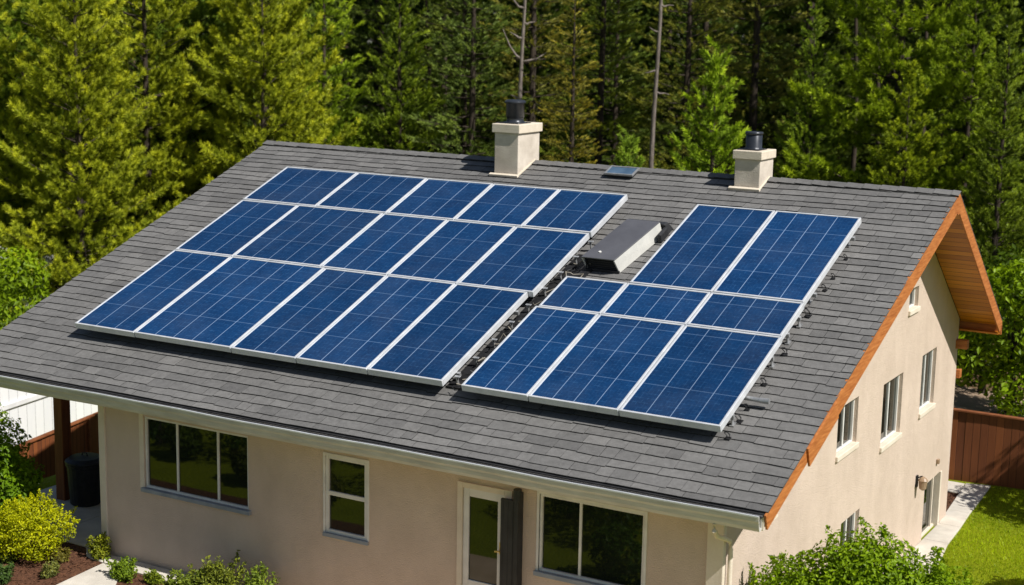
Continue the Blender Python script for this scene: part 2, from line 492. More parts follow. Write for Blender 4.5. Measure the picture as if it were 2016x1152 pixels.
# ------------------------------------------------------------------ ground
def axis(lo, hi, a, b, fine):
    near = np.arange(a, b + 1e-6, fine)
    left = -np.geomspace(1, a - lo + 1, 14)[1:][::-1] + a + 1
    right = np.geomspace(1, hi - b + 1, 14)[1:] + b - 1
    return np.concatenate([left, near, right])


gx = axis(-260, 260, -14, 20, .5); gy = axis(-120, 400, -12, 26, .5)
GX, GY = np.meshgrid(gx, gy)
GZ = zg(GX, GY) - .004
nx, ny = len(gx), len(gy)
idx = np.arange(nx * ny).reshape(ny, nx)
faces = np.stack([idx[:-1, :-1], idx[:-1, 1:], idx[1:, 1:], idx[1:, :-1]], -1).reshape(-1, 4)
gm = bpy.data.meshes.new('ground')
gm.from_pydata(np.stack([GX, GY, GZ], -1).reshape(-1, 3).tolist(), [], faces.tolist())
for p in gm.polygons: p.use_smooth = True
tag(link('ground', gm, MAT['ground']), kind='structure')

# front bed, walk, porch slab
b = MB(); b.prism([(-3.3, -3.2), (3.9, -3.2), (3.9, -.42), (.3, -.30), (-.35, .02), (-1.2, .22), (-3.3, .3)], -.05, .012)
tag(b.build('mulch_bed', MAT['mulch']), kind='structure')
b = MB()
b.prism([(-.42, .03), (-.02, -.02), (.30, -.33), (-.12, -.26)], -.05, .034)
b.prism([(.0, -.02), (2.2, -.02), (2.2, -.40), (1.35, -.38), (.32, -.33)], -.05, .036)
b.prism([(.31, -.345), (.80, -.40), (1.0, -.75), (1.25, -1.1), (1.35, -2.4), (.5, -2.4), (.38, -1.2)], -.05, .033)
tag(b.build('path', MAT['concrete'], bevel=.006), kind='structure')
b = MB(); b.prism([(2.215, -.02), (11.6, -.02), (11.6, -3.0), (4.2, -3.0), (4.0, -.6), (2.215, -.41)], -.05, .036)  # out-of-view tan paving, added to bounce warm light onto the front wall
tag(b.build('bounce_paving', MAT['bounce_paving'], bevel=.006), kind='structure')
b = MB(); b.box((-3.2, .28, -.05), (-1.35, 9.5, .03)); b.box((-1.335, .06, -.05), (-.02, 9.5, .031))
tag(b.build('porch_slab', MAT['concrete'], bevel=.006), kind='structure')
# side path with mulch strip
zr_ = -.55
b = MB()
edge_l = [(10.165, 8.3), (10.165, 9.3), (10.17, 10.3), (10.10, 11.2), (10.02, 12.3), (9.97, 13.05)]
edge_r = [(10.72, 8.3), (10.60, 9.3), (10.56, 10.3), (10.50, 11.2), (10.46, 12.3), (10.42, 13.15)]
for k in range(5):
    (a0, a1), (c0, c1) = (edge_l[k], edge_l[k + 1]), (edge_r[k], edge_r[k + 1])
    g_ = .006
    b.prism([(a0[0], a0[1] + g_), (c0[0], c0[1] + g_), (c1[0], c1[1] - g_), (a1[0], a1[1] - g_)], zr_ - .06, zr_ + .03)
b.prism([(8.0, 12.35), (10.0, 12.35), (9.95, 13.02), (8.0, 13.02)], zr_ - .06, zr_ + .026)
b.prism([(10.165, 2.0), (10.75, 2.0), (10.72, 8.29), (10.165, 8.29)], lambda x, y: zg(x, y) - .08, lambda x, y: zg(x, y) + .03)
tag(b.build('side_path', MAT['concrete'], bevel=.006), kind='structure')
b = MB(); b.prism([(8.0, 10.85), (10.16, 10.85), (10.09, 11.2), (10.01, 12.33), (8.0, 12.33)], zr_ - .05, zr_ + .012)
tag(b.build('mulch_strip', MAT['mulch']), kind='structure')
b = MB(); b.prism([(6.5, 14.5), (13, 14.5), (14, 22), (6.5, 22)], lambda x, y: zg(x, y) - .1, lambda x, y: zg(x, y) + .02)
tag(b.build('bare_soil', MAT['soil']), kind='structure')

# ------------------------------------------------------------------ house
house = empty('house', (5, 5, 0), 'cream stucco house with a grey shingle gable roof and cedar rake boards', 'house')
HOFF = Vector((5, 5, 0))


def part(mb, name, mat, parent=house, **kw):
    o = mb.build(name, mat, None, **kw)
    o.parent = parent
    o.matrix_parent_inverse = Matrix.Translation(-HOFF)
    return o


def sub(mb, name, mat, parent, **kw):
    o = mb.build(name, mat, None, **kw)
    o.parent = parent
    return o


def wall_strips(u0, u1, zb, topf, holes, P, depth, breaks=()):
    """wall sheet in (u, z) with rectangular openings and their reveals; P(u, z, d) -> world, d = inward depth"""
    m = MB()
    us = sorted(set([u0, u1] + list(breaks) + [h[0] for h in holes] + [h[1] for h in holes]))
    for a, c in zip(us, us[1:]):
        mid = (a + c) / 2
        hs = sorted([h for h in holes if h[0] <= mid <= h[1]], key=lambda h: h[2])
        z = zb
        for h in hs:
            m.quad(P(a, z, 0), P(c, z, 0), P(c, h[2], 0), P(a, h[2], 0)); z = h[3]
        m.quad(P(a, z, 0), P(c, z, 0), P(c, topf(c), 0), P(a, topf(a), 0))
    for (a, c, z0, z1) in holes:
        for (p, q) in (((a, z0), (c, z0)), ((c, z0), (c, z1)), ((c, z1), (a, z1)), ((a, z1), (a, z0))):
            m.quad(P(p[0], p[1], 0), P(q[0], q[1], 0), P(q[0], q[1], depth), P(p[0], p[1], depth))
    return m


FW = lambda u, z, d: (u, d, z)                 # front wall
GW = lambda u, z, d: (W - d, u, z)             # gable wall
front_holes = [(.88, 2.87, 1.23, 2.335), (4.245, 4.955, 1.17, 2.29), (7.645, 9.13, 1.29, 2.325), (6.42, 7.25, .03, 2.29)]
gable_holes = [(6.35, 7.40, 1.82, 2.82), (8.50, 9.38, 1.89, 2.88), (4.18, 5.10, 2.20, 2.90), (7.48, 8.0, 3.80, 4.14),
               (4.60, 5.47, .50, 1.08), (9.20, 10.25, -.56, .47)]
part(wall_strips(0, W, -.3, lambda u: ZE + .10, front_holes, FW, .09), 'wall', MAT['stucco'])
part(wall_strips(0, D, -.9, lambda u: roofz(u) - .11, gable_holes, GW, .12, (YR,)), 'wall', MAT['stucco'])
b = MB(); b.quad((0, D, -1.3), (0, 0, -1.3), (0, 0, roofz(0) - .1), (0, YR, ZR - .1), (0, D, roofz(D) - .1)); part(b, 'wall', MAT['stucco'])
b = MB(); b.quad((W, D, -.9), (0, D, -.9), (0, D, roofz(D) - .1), (W, D, roofz(D) - .1)); part(b, 'wall', MAT['stucco'])

# trim at the corners, band round the big window
b = MB(); b.box((-.025, -.03, -.05), (.10, .10, 2.66)); part(b, 'corner_board', MAT['cream'], bevel=.008)
b = MB(); b.box((W - .19, -.035, -.05), (W + .028, .05, 2.66)); part(b, 'corner_board', MAT['cream'], bevel=.008)
b = MB(); b.box((.79, -.012, 1.22), (.875, .03, 2.40)); part(b, 'plaster_band', MAT['cream'], bevel=.004)

# windows --------------------------------------------------------
def window(P, a, c, z0, z1, depth, uprights=(), rails=(), fw=.045, sill=None, sill_mat='sill', frame_mat='trim', pane_from=None, proud=0.0, trim=None):
    f = MB()
    def bx(u0, u1, q0, q1, d0, d1, m=f): m.box((u0, q0, d0), (u1, q1, d1), lambda u, q, d: P(u, q, d))
    d0, d1 = depth - .05 - proud, depth + .01
    bx(a, a + fw, z0, z1, d0, d1); bx(c - fw, c, z0, z1, d0, d1)
    bx(a + fw, c - fw, z0, z0 + fw, d0 + .002, d1); bx(a + fw, c - fw, z1 - fw, z1, d0 + .002, d1)
    for u in uprights: bx(u - .018, u + .018, z0 + fw, z1 - fw, d0 + .012, d1)
    for q in rails: bx(a + fw, c - fw, q - .03, q + .03, d0 + .008, d1)
    fr = part(f, 'window', MAT[frame_mat], bevel=.004, seg=1)
    us = [a + fw] + list(uprights) + [c - fw]; qs = [z0 + fw] + list(rails) + [z1 - fw]
    for u0, u1 in zip(us, us[1:]):
        for q0, q1 in zip(qs, qs[1:]):
            p_ = MB(); bx(u0 + .005, u1 - .005, q0 + .005, q1 - .005, depth - .016 + random.uniform(-.002, .002), depth, p_)
            sub(p_, 'pane', MAT['glass'], fr)
    if sill:
        s_ = MB(); bx(a - sill[0], c + sill[0], z0 - sill[1], z0 + .004, -sill[2], depth - .052, s_)
        sub(s_, 'sill', MAT[sill_mat], fr, bevel=.008)
    if trim:
        t_ = MB()
        bx(a - trim, a, z0, z1 + trim, -.014, .02, t_); bx(c, c + trim, z0, z1 + trim, -.014, .02, t_); bx(a, c, z1, z1 + trim, -.013, .02, t_)
        sub(t_, 'casing', MAT[frame_mat], fr, bevel=.003, seg=1)
    return fr


window(FW, *front_holes[0], .07, uprights=(1.50, 2.28), fw=.035, sill=(.05, .06, .05))
window(FW, *front_holes[1], .05, rails=(1.745,), fw=.05, sill=(.03, .055, .04), trim=.035)
window(FW, *front_holes[2], .06, uprights=(8.225,), fw=.035, sill=(.05, .06, .05), trim=.035)
for i, up in ((0, (6.92,)), (1, (8.98,)), (2, (4.68,)), (3, ()), (4, (5.1,))):
    a, c, z0, z1 = gable_holes[i]
    window(GW, a, c, z0, z1, .11, uprights=up, fw=.028, sill=(.03, .075, .04) if i != 4 else None, sill_mat='cream')

# front door ------------------------------------------------------
b = MB()
b.box((6.42, -.03, .03), (6.495, .08, 2.29)); b.box((7.14, -.03, .03), (7.25, .08, 2.29)); b.box((6.495, -.029, 2.215), (7.14, .08, 2.289))
fr = part(b, 'door_frame', MAT['cream'], bevel=.005)
b = MB()
for q in (((6.50, .00, .05), (6.585, .05, 2.21)), ((7.025, .00, .05), (7.135, .05, 2.21)), ((6.585, .001, 2.10), (7.025, .05, 2.209)), ((6.585, .001, .051), (7.025, .05, .95))):
    b.box(*q)
door = part(b, 'door', MAT['trim'], bevel=.006)
b = MB(); b.box((6.58, .024, .94), (7.03, .035, 2.11)); sub(b, 'pane', MAT['glass'], door)
b = MB(); b.box((7.065, -.012, 1.40), (7.10, .0, 1.56)); b.tube([(7.085, -.01, 1.45), (7.085, -.05, 1.45), (7.02, -.055, 1.445)], .012, 8)
sub(b, 'door_handle', MAT['brass'], door)
# charcoal shutter folded beside the door
b = MB(); b.box((7.135, -.115, .05), (7.355, -.075, 2.20))
for x in (7.17, 7.245, 7.32): b.box((x - .004, -.119, .06), (x + .004, -.114, 2.19))
sh = part(b, 'shutter', MAT['charcoal'], bevel=.004, seg=1)
b = MB(); b.box((7.356, -.15, .05), (7.41, -.004, 2.30)); b.tube([(7.375, -.10, 2.20), (7.375, -.10, 2.36)], .055, 14); sub(b, 'hinge_post', MAT['charcoal'], sh, bevel=.004, seg=1)
# side door
a, c, z0, z1 = gable_holes[5]
b = MB()
def gb(m, u0, u1, q0, q1, d0, d1): m.box((u0, q0, d0), (u1, q1, d1), GW)
gb(b, a, a + .05, z0, z1, .05, .12); gb(b, c - .07, c, z0, z1, -.02, .12); gb(b, a + .05, c - .07, z1 - .05, z1, .052, .12); gb(b, a + .05, c - .07, z0, z0 + .05, .052, .12)
gb(b, c - .26, c - .22, z0 + .05, z1 - .05, .06, .11)
sdor = part(b, 'side_door', MAT['cream'], bevel=.004, seg=1)
b = MB(); gb(b, a + .05, c - .26, z0 + .05, z1 - .05, .095, .105); gb(b, c - .22, c - .07, z0 + .05, z1 - .05, .095, .105); sub(b, 'pane', MAT['glass'], sdor)
# wall lantern, outlet box
b = MB(); b.box((W + .001, 8.56, .60), (W + .03, 8.64, .80)); b.tube([(W + .02, 8.60, .76), (W + .10, 8.60, .80), (W + .12, 8.60, .77)], .012, 8)
wl = part(b, 'wall_lantern', MAT['black'])
b = MB(); b.lathe((W + .12, 8.60, .56), [(.025, 0), (.06, .03), (.075, .16), (.085, .17), (.05, .215), (.01, .24)], 12); sub(b, 'lantern_shade', MAT['lampglass'], wl)
b = MB(); b.box((W + .001, 9.85, .69), (W + .05, 9.93, .77)); part(b, 'outlet_box', MAT['lampglass'], bevel=.006)

# roof -------------------------------------------------------------
def slab(f, x0, x1, s0, s1, h0, h1):
    m = MB(); m.box((x0, s0, h0), (x1, s1, h1), f); return m


def merge(*ms):
    o = MB()
    for m in ms:
        i = len(o.v); o.v += m.v; o.f += [tuple(i + k for k in f) for f in m.f]
    return o


roof = part(merge(slab(RP, XL, XR - .03, .02, SRIDGE - .015, -.12, -.004)), 'roof', MAT['roofdark'])
rear = part(slab(RB, XL, XR - .03, .015, SREAR - .02, -.05, -.004), 'rear_roof', MAT['roofdark'])
# shingles, front slope: every tab is a slightly lifted slab
def shingles(f, x0, x1, smax, step, seed):
    r = np.random.default_rng(seed)
    V = []; A = []
    nc = int(math.ceil(smax / step))
    tone = 0.5
    for k in range(nc):
        s0 = k * step + r.normal(0, .006); s1 = min((k + 1) * step + .05, smax)
        ph1, ph2, ph3 = r.uniform(0, 6.28, 3)
        wav = lambda x: .012 * math.sin(x * 1.1 + ph1) + .007 * math.sin(x * 3.1 + ph2) + .004 * math.sin(x * 7.7 + ph3)
        x = x0 - r.uniform(0, .3) if k else x0
        crs = r.normal(0, .05)
        while x < x1:
            w = r.choice([.2, .28, .34, .42, .55], p=[.2, .25, .25, .2, .1]) * r.uniform(.9, 1.1)
            a, c = max(x, x0), min(x + w, x1)
            x += w
            if c - a < .02: continue
            tone = np.clip(.5 + crs + r.normal(0, .13), .2, 1)
            d = r.normal(0, .006)
            if r.random() < .06: d -= r.uniform(.01, .03)
            sa, sc_ = max(s0 + wav(a) + d, .05 + wav(a) * .4), max(s0 + wav(c) + d + r.normal(0, .003), .05 + wav(c) * .4)
            hb = .018 + r.uniform(0, .006); ht = .003; g = r.uniform(.0015, .005)
            p = [f(a + g, sa, hb), f(c - g, sc_, hb), f(c - g, s1, ht), f(a + g, s1, ht)]
            q = [f(a + g, sa + .004, -.002), f(c - g, sc_ + .004, -.002)]
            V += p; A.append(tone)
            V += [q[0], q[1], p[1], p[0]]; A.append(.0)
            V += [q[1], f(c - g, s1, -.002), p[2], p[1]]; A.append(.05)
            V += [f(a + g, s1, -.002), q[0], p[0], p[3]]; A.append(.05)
    return raw_mesh('shingles', np.array(V), 4, A)


o = link('shingles', shingles(RP, XL - .02, XR - .012, SRIDGE - .01, .183, 3), MAT['shingle'], roof)
o = link('shingles', shingles(lambda x, s, h: RB(x, SREAR - s, h), XL - .02, XR - .012, SREAR - .01, .183, 4), MAT['shingle'], rear)
# ridge caps
V = []; A = []
x = XL - .03
r = np.random.default_rng(5)
while x < XR - .01:
    x1 = min(x + .30, XR + .004)
    j = r.normal(0, .005, 2)
    h0, h1 = .042, .030
    V += [RP(x, SRIDGE - .15 + j[0], h0), RP(x1, SRIDGE - .15 + j[1], h1), RP(x1, SRIDGE + .01, h1), RP(x, SRIDGE + .01, h0)]; A.append(np.clip(r.normal(.42, .1), .2, 1))
    V += [RB(x, -.01, h0), RB(x1, -.01, h1), RB(x1, .15, h1), RB(x, .15, h0)]; A.append(.45)
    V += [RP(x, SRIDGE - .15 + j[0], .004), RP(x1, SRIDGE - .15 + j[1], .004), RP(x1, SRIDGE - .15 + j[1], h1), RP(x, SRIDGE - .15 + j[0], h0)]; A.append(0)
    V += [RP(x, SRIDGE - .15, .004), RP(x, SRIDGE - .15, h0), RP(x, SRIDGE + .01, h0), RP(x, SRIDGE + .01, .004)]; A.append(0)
    x += .28
link('ridge_cap', raw_mesh('ridge_cap', np.array(V), 4, A), MAT['shingle'], roof)
# rake boards: three lapped cedar boards on the front slope, one on the rear slope
b = merge(slab(RP, XR - .045, XR - .018, 0.0, 1.62, -.20, .004)); part(b, 'rake_board', MAT['cedar'], bevel=.004)
b = merge(slab(RP, XR - .017, XR + .012, 1.36, 2.45, -.25, .012)); part(b, 'rake_board', MAT['cedar'], bevel=.004)
b = merge(slab(RP, XR - .044, XR - .0175, 2.10, SRIDGE - .06, -.27, .008)); part(b, 'rake_board', MAT['cedar'], bevel=.004)
b = merge(slab(RB, XR - .044, XR - .0175, .06, SREAR - .02, -.22, .008)); part(b, 'rake_board', MAT['cedar'], bevel=.004)
b = MB(); b.quad((XR - .0165, YR - .34, ZR - .13 - .02), (XR - .0165, YR, ZR - .35), (XR - .0165, YR + .30, ZR - .23), (XR - .0165, YR + .02, ZR - .01), (XR - .0165, YR - .02, ZR - .01))
part(b, 'rake_joint', MAT['cedar'])
part(slab(RP, XL - .012, XL + .015, .0, SRIDGE, -.16, .002), 'rake_board', MAT['roofdark'])
part(slab(RB, XL - .012, XL + .015, .0, SREAR, -.16, .002), 'rake_board', MAT['roofdark'])
# soffits
def soff(f, s0, s1, h):
    m = MB(); m.box((W + .003, s0, h - .02), (XR - .046, s1, h), f); return m
s_ = soff(RB, .12, SREAR - .03, -.055); part(s_, 'soffit', MAT['soffit'])
s_ = soff(RP, .05, SRIDGE - .12, -.125); part(s_, 'soffit', MAT['soffit'])
b = MB(); b.box((XL + .02, -.46, 2.60), (XR - .05, -.004, 2.63)); part(b, 'soffit', MAT['cream'])
b = MB(); b.box((XL, D + .003, roofz(YT) - .20), (XR - .05, YT - .03, roofz(YT) - .17)); part(b, 'soffit', MAT['soffit'])
b = MB(); b.box((XL, YT - .028, roofz(YT) - .22), (XR - .02, YT + .0, roofz(YT) - .03)); part(b, 'rear_fascia', MAT['cedar'])
b = MB(); b.box((W - .05, D - .16, 2.62), (W + .20, D - .02, 2.78)); part(b, 'beam_end', MAT['cedar'], bevel=.005)
b = MB(); b.box((W - .06, D + .002, 2.05), (W + .07, D + .14, 2.20)); part(b, 'corbel', MAT['cedar'], bevel=.005)
# eave: fascia, gutter, drip edge
b = MB(); b.box((XL, -.475, 2.56), (XR - .05, -.45, 2.74)); part(b, 'fascia', MAT['cream'])
prof = [(-.476, 2.735), (-.476, 2.57), (-.515, 2.553), (-.548, 2.557), (-.566, 2.60), (-.574, 2.655), (-.588, 2.685), (-.592, 2.735), (-.588, 2.747), (-.574, 2.747), (-.572, 2.735), (-.574, 2.69),
        (-.56, 2.64), (-.545, 2.59), (-.515, 2.575), (-.49, 2.59), (-.49, 2.735)]
b = MB()
nseg = 34
for k in range(nseg + 1):
    x = XL - .02 + (XR - .05 - XL) * k / nseg
    dz = .006 * math.sin(x * 1.3) + .003 * math.sin(x * 3.7)
    b.v += [(x, y, z + dz) for y, z in prof]
n_ = len(prof)
for k in range(nseg):
    for j in range(n_ - 1):
        b.f.append((k * n_ + j, k * n_ + j + 1, (k + 1) * n_ + j + 1, (k + 1) * n_ + j))
b.f.append(tuple(nseg * n_ + j for j in range(n_)))
gut = part(b, 'gutter', MAT['gutter'])
b = MB()
for k in range(nseg):
    x, x1 = (XL - .02 + (XR - .05 - XL) * q / nseg for q in (k, k + 1))
    z, z1 = (2.7475 + .006 * math.sin(q * 1.3) + .003 * math.sin(q * 3.7) for q in (x, x1))
    b.quad((x, -.596, z - .012), (x1, -.596, z1 - .012), (x1, -.596, z1 + .006), (x, -.596, z + .006)); b.quad((x, -.596, z + .006), (x1, -.596, z1 + .006), (x1, -.568, z1 + .006), (x, -.568, z + .006))
sub(b, 'gutter_lip', MAT['alu'], gut)
b = MB(); b.box((XL - .02, -.545, 2.728), (XR - .055, -.455, 2.738)); part(b, 'drip_edge', MAT['roofdark'])
# downspout elbow and pipe at the corner
b = MB(); b.tube([(W + .10, -.53, 2.56), (W + .10, -.53, 2.47), (W + .09, -.42, 2.37), (W + .075, -.12, 2.25), (W + .07, .05, 2.17), (W + .07, .09, 2.05), (W + .07, .09, -.1)], .030, 12)
b.box((W + .03, .04, 1.2), (W + .112, .14, 1.23)); part(b, 'downspout', MAT['cream'], smooth=False)
# porch post and beam
b = MB(); b.box((-2.60, 1.50, .02), (-2.40, 1.70, roofz(1.5) - .362)); part(b, 'porch_post', MAT['post'], bevel=.012)
b = MB(); b.box((-2.58, 1.51, roofz(1.5) - .36), (-.03, 1.69, roofz(1.5) - .135)); part(b, 'porch_beam', MAT['post'], bevel=.008)

# chimneys -----------------------------------------------------------
def chimney(x0, x1, y0, y1, ztop, capt, over, pot, zpot, collar):
    b = MB(); b.box((x0, y0, roofz(y0) - .25), (x1, y1, ztop - capt))
    ch = part(b, 'chimney', MAT['chimney'], bevel=.012)
    b = MB(); b.box((x0 - over, y0 - over, ztop - capt), (x1 + over, y1 + over, ztop)); sub(b, 'chimney_cap', MAT['chimcap'], ch, bevel=.012)
    zb = roofz(y0 - .05) + .005
    b = MB()
    k = .04
    s0 = (y0 - .055 + OE) * KF
    b.box((x0 - .07, s0, .02), (x1 + .03, s0 + .065, .06), RP); b.box((x1 + .002, s0 + .066, .02), (x1 + .02, s0 + (y1 - y0) * KF - .10, .055), RP)
    sub(b, 'flashing', MAT['chimcap'], ch, bevel=.006)
    cx, cy, rr = pot
    b = MB()
    if collar:
        b.lathe((cx, cy, ztop), [(rr * 1.2, -.01), (rr * 1.2, .015), (rr * .93, .03), (rr * .93, .10), (rr, .105), (rr, zpot - .065), (rr * 1.13, zpot - .06), (rr * 1.15, zpot - .03), (rr * .95, zpot - .006), (.02, zpot + .005)], 32)
    else:
        b.lathe((cx, cy, ztop), [(rr * 1.15, -.01), (rr * 1.1, .02), (rr, .04), (rr, zpot - .06), (rr * .96, zpot - .055), (rr * 1.08, zpot - .05), (rr * 1.08, zpot - .01), (.02, zpot)], 32)
    sub(b, 'flue_pipe', MAT['flue'], ch, smooth=False)
    for p in ch.children[-1].data.polygons: p.use_smooth = abs(p.normal.z) < .5
    b = MB(); b.box((cx - rr * 1.6, cy - rr * 1.5, ztop), (cx + rr * 1.2, cy + rr * 1.4, ztop + .012)); sub(b, 'flue_plate', MAT['black'], ch)


chimney(2.885, 3.365, 6.74, 7.50, 6.44,   .155, .038, (3.09, 7.09, .165), .41, True)
chimney(7.325, 7.765, 6.91, 7.50, 6.23, .14, .032, (7.53, 7.19, .135), .30, False)


# ------------------------------------------------------------------ roof-top things
def on_roof(mb, name, mat, root, **kw):
    o = mb.build(name, mat, None, **kw); o.parent = root
    o.matrix_parent_inverse = Matrix.Translation(-Vector(root.location))
    return o


HP = .27                     # top of the panels above the roof surface
PANELS = [
    # row name, s0, s1, x boundaries, lines per panel
    ('top row of the left array', 5.615, 6.96, [-1.06, .55, 2.03, 3.37, 4.655, 5.905], [4, 4, 3, 3, 3]),
    ('middle row of the left array', 3.715, 5.595, [-1.06, .195, 1.99, 3.27, 4.56, 5.88], [3, 5, 3, 3, 3]),
    ('bottom row of the left array', 1.22, 3.695, [-1.055, .195, 2.10, 3.30, 4.55, 5.80], [3, 5, 3, 3, 3]),
    ('top row of the right array', 4.29, 6.84, [7.17, 8.475, 9.83], [4, 4]),
    ('short middle row of the right array', 3.375, 4.27, [6.14, 7.155, 8.465, 9.845], [3, 4, 4]),
    ('bottom row of the right array', 1.195, 3.355, [6.105, 7.14, 8.46, 9.86], [3, 4, 4]),
]
POSN = {5: ['leftmost', 'wide second', 'middle', 'fourth', 'rightmost'], 3: ['leftmost', 'middle', 'rightmost'], 2: ['left', 'right']}
for row, s0, s1, xs, segs in PANELS:
    n = len(segs)
    for i in range(n):
        x0, x1 = xs[i] + .008, xs[i + 1] - .008
        pos = POSN[n][i]
        if pos == 'wide second' and row.startswith('top'): pos = 'second'
        h = HP + random.uniform(-.004, .004)
        root = empty('solar_panel', RP((x0 + x1) / 2, (s0 + s1) / 2, 0), f'blue solar panel in silver frame, {pos} in the {row}', 'solar panel',
                     'solar panels on the left of the roof' if 'left' in row else 'solar panels on the right of the roof')
        f = MB(); t = .032; hb = h - .095
        f.box((x0, s0, hb), (x1, s0 + t, h), RP); f.box((x0, s1 - t, hb), (x1, s1, h), RP)
        f.box((x0, s0 + t, hb), (x0 + t, s1 - t, h - .0005), RP); f.box((x1 - t, s0 + t, hb), (x1, s1 - t, h - .0005), RP)
        on_roof(f, 'frame', MAT['alu'], root, bevel=.006)
        g = MB(); g.quad(RP(x0 + t, s0 + t, h - .008), RP(x1 - t, s0 + t, h - .008), RP(x1 - t, s1 - t, h - .008), RP(x0 + t, s1 - t, h - .008))
        g.quad(RP(x0 + t, s1 - t, h - .03), RP(x1 - t, s1 - t, h - .03), RP(x1 - t, s0 + t, h - .03), RP(x0 + t, s0 + t, h - .03))
        o = on_roof(g, 'cell_sheet', MAT['cells'], root)
        uvl = o.data.uv_layers.new(name='UVMap')
        nv = (s1 - s0) / .33
        for k, c in enumerate([(0, 0), (segs[i], 0), (segs[i], nv), (0, nv), (0, nv), (segs[i], nv), (segs[i], 0), (0, 0)]):
            uvl.data[k].uv = c

# rails under the arrays
def rail(x0, x1, s, label):
    b = MB(); b.box((x0, s - .022, HP - .155), (x1, s + .022, HP - .10), RP)
    x = x0 + .35
    while x < x1:
        b.box((x - .03, s - .05, .02), (x + .03, s + .05, .034), RP); b.box((x - .008, s - .03, .034), (x + .008, s + .03, HP - .156), RP); x += 1.1
    o = b.build('mounting_rail', MAT['rail']); tag(o, label, 'rail', 'rails carrying the solar panels')


rl = 'grey metal mounting rail hidden beneath the large left solar array'
rr = 'grey metal mounting rail beneath the small right solar array'
for s in (1.6, 3.3, 4.1, 5.2, 5.95, 6.6): rail(-1.0, 5.84, s, rl)
for s in (1.6, 3.0, 3.6, 4.05): rail(6.18, 9.86, s, rr)
for s in (4.7, 6.4): rail(7.2, 9.86, s, rr)

# hooks along the right edge of the right array
hook = None
for i, s in enumerate([1.30, 1.68, 1.95, 2.55, 3.30, 4.32, 5.05, 5.40, 5.98]):
    if hook is None:
        b = MB()
        b.box((-.02, -.045, .0), (.09, .045, .012)); b.tube([(.06, 0, .01), (.075, .0, .09), (.03, 0, .15), (-.03, 0, .14)], .013, 8)
        b.tube([(.0, -.03, .02), (.035, -.05, .10), (-.02, -.05, .16)], .009, 6)
        hook = b.build('roof_hook', MAT['black']); o = hook
    else:
        o = hook.copy(); col.objects.link(o)
    xr = 9.86 if s < 3.36 else (9.85 if s < 4.28 else 9.83)
    o.location = RP(xr + .005, s, .024)
    o.rotation_euler = (math.atan(SL), 0, random.uniform(-.4, .4))
    o.scale = (random.uniform(.5, .8),) * 3
    tag(o, 'small black roof hook beside the right edge of the small right solar array', 'bracket', 'roof hooks along the right array')
b = MB(); b.tube([RP(9.70, 2.06, .13), RP(10.02, 2.06, .12)], .030, 14); b.tube([RP(10.02, 2.06, .12), RP(10.15, 2.06, .12)], .036, 14)
tag(b.build('conduit_stub', MAT['rail'], smooth=False), 'grey metal conduit stub sticking out from the right edge of the solar array', 'conduit')

# wiring in the gap between the arrays
b = MB(); b.v += [RP(5.70, 1.42, .03), RP(6.20, 1.42, .03), RP(6.24, 5.30, .03), RP(5.80, 5.30, .03), RP(5.70, 1.42, .045), RP(6.20, 1.42, .045), RP(6.24, 5.30, .045), RP(5.80, 5.30, .045)]  # flat black sheet that paints the shade of the gap
b.f += [(3, 2, 1, 0), (4, 5, 6, 7), (0, 1, 5, 4), (1, 2, 6, 5), (2, 3, 7, 6), (3, 0, 4, 7)]
tag(b.build('gap_shade_sheet', MAT['black']), 'flat black sheet painting the shade in the narrow gap between the two solar arrays', 'shade sheet')
r = random.Random(11)
for i in range(24):
    s = 1.35 + i * .165 + r.uniform(-.05, .05)
    x = 5.84 + (s - 1.3) * .02
    gapw = .30
    b = MB(); pts = []
    x0 = x + r.uniform(-.03, .05)
    for k in range(5):
        pts.append(RP(x0 + k * gapw / 4 * r.uniform(.7, 1.1), s + r.uniform(-.10, .10), .04 + r.uniform(0, .12)))
    b.tube(pts, r.choice([.006, .008, .011]), 6)
    kindm = 'cable' if i % 3 else 'black'
    tag(b.build('cable', MAT[kindm]), ('weathered pale' if kindm == 'cable' else 'black') + ' cable tangled in the dark gap between the two solar arrays', 'cable', 'cables in the gap between the arrays')
for i in range(9):
    s = 1.5 + i * .5
    b = MB(); x = 5.83 + (s - 1.3) * .02
    b.box((x - .02, s - .03, .02), (x + .10, s + .03, .03), RP); b.box((x + .0, s - .02, .03), (x + .02, s + .02, .17), RP); b.box((x - .02, s - .02, .171), (x + .07, s + .02, .182), RP)
    tag(b.build('rail_bracket', MAT['rail'], bevel=.003, seg=1), 'small grey rail bracket in the dark gap at the left array edge', 'bracket', 'rail brackets in the gap between the arrays')

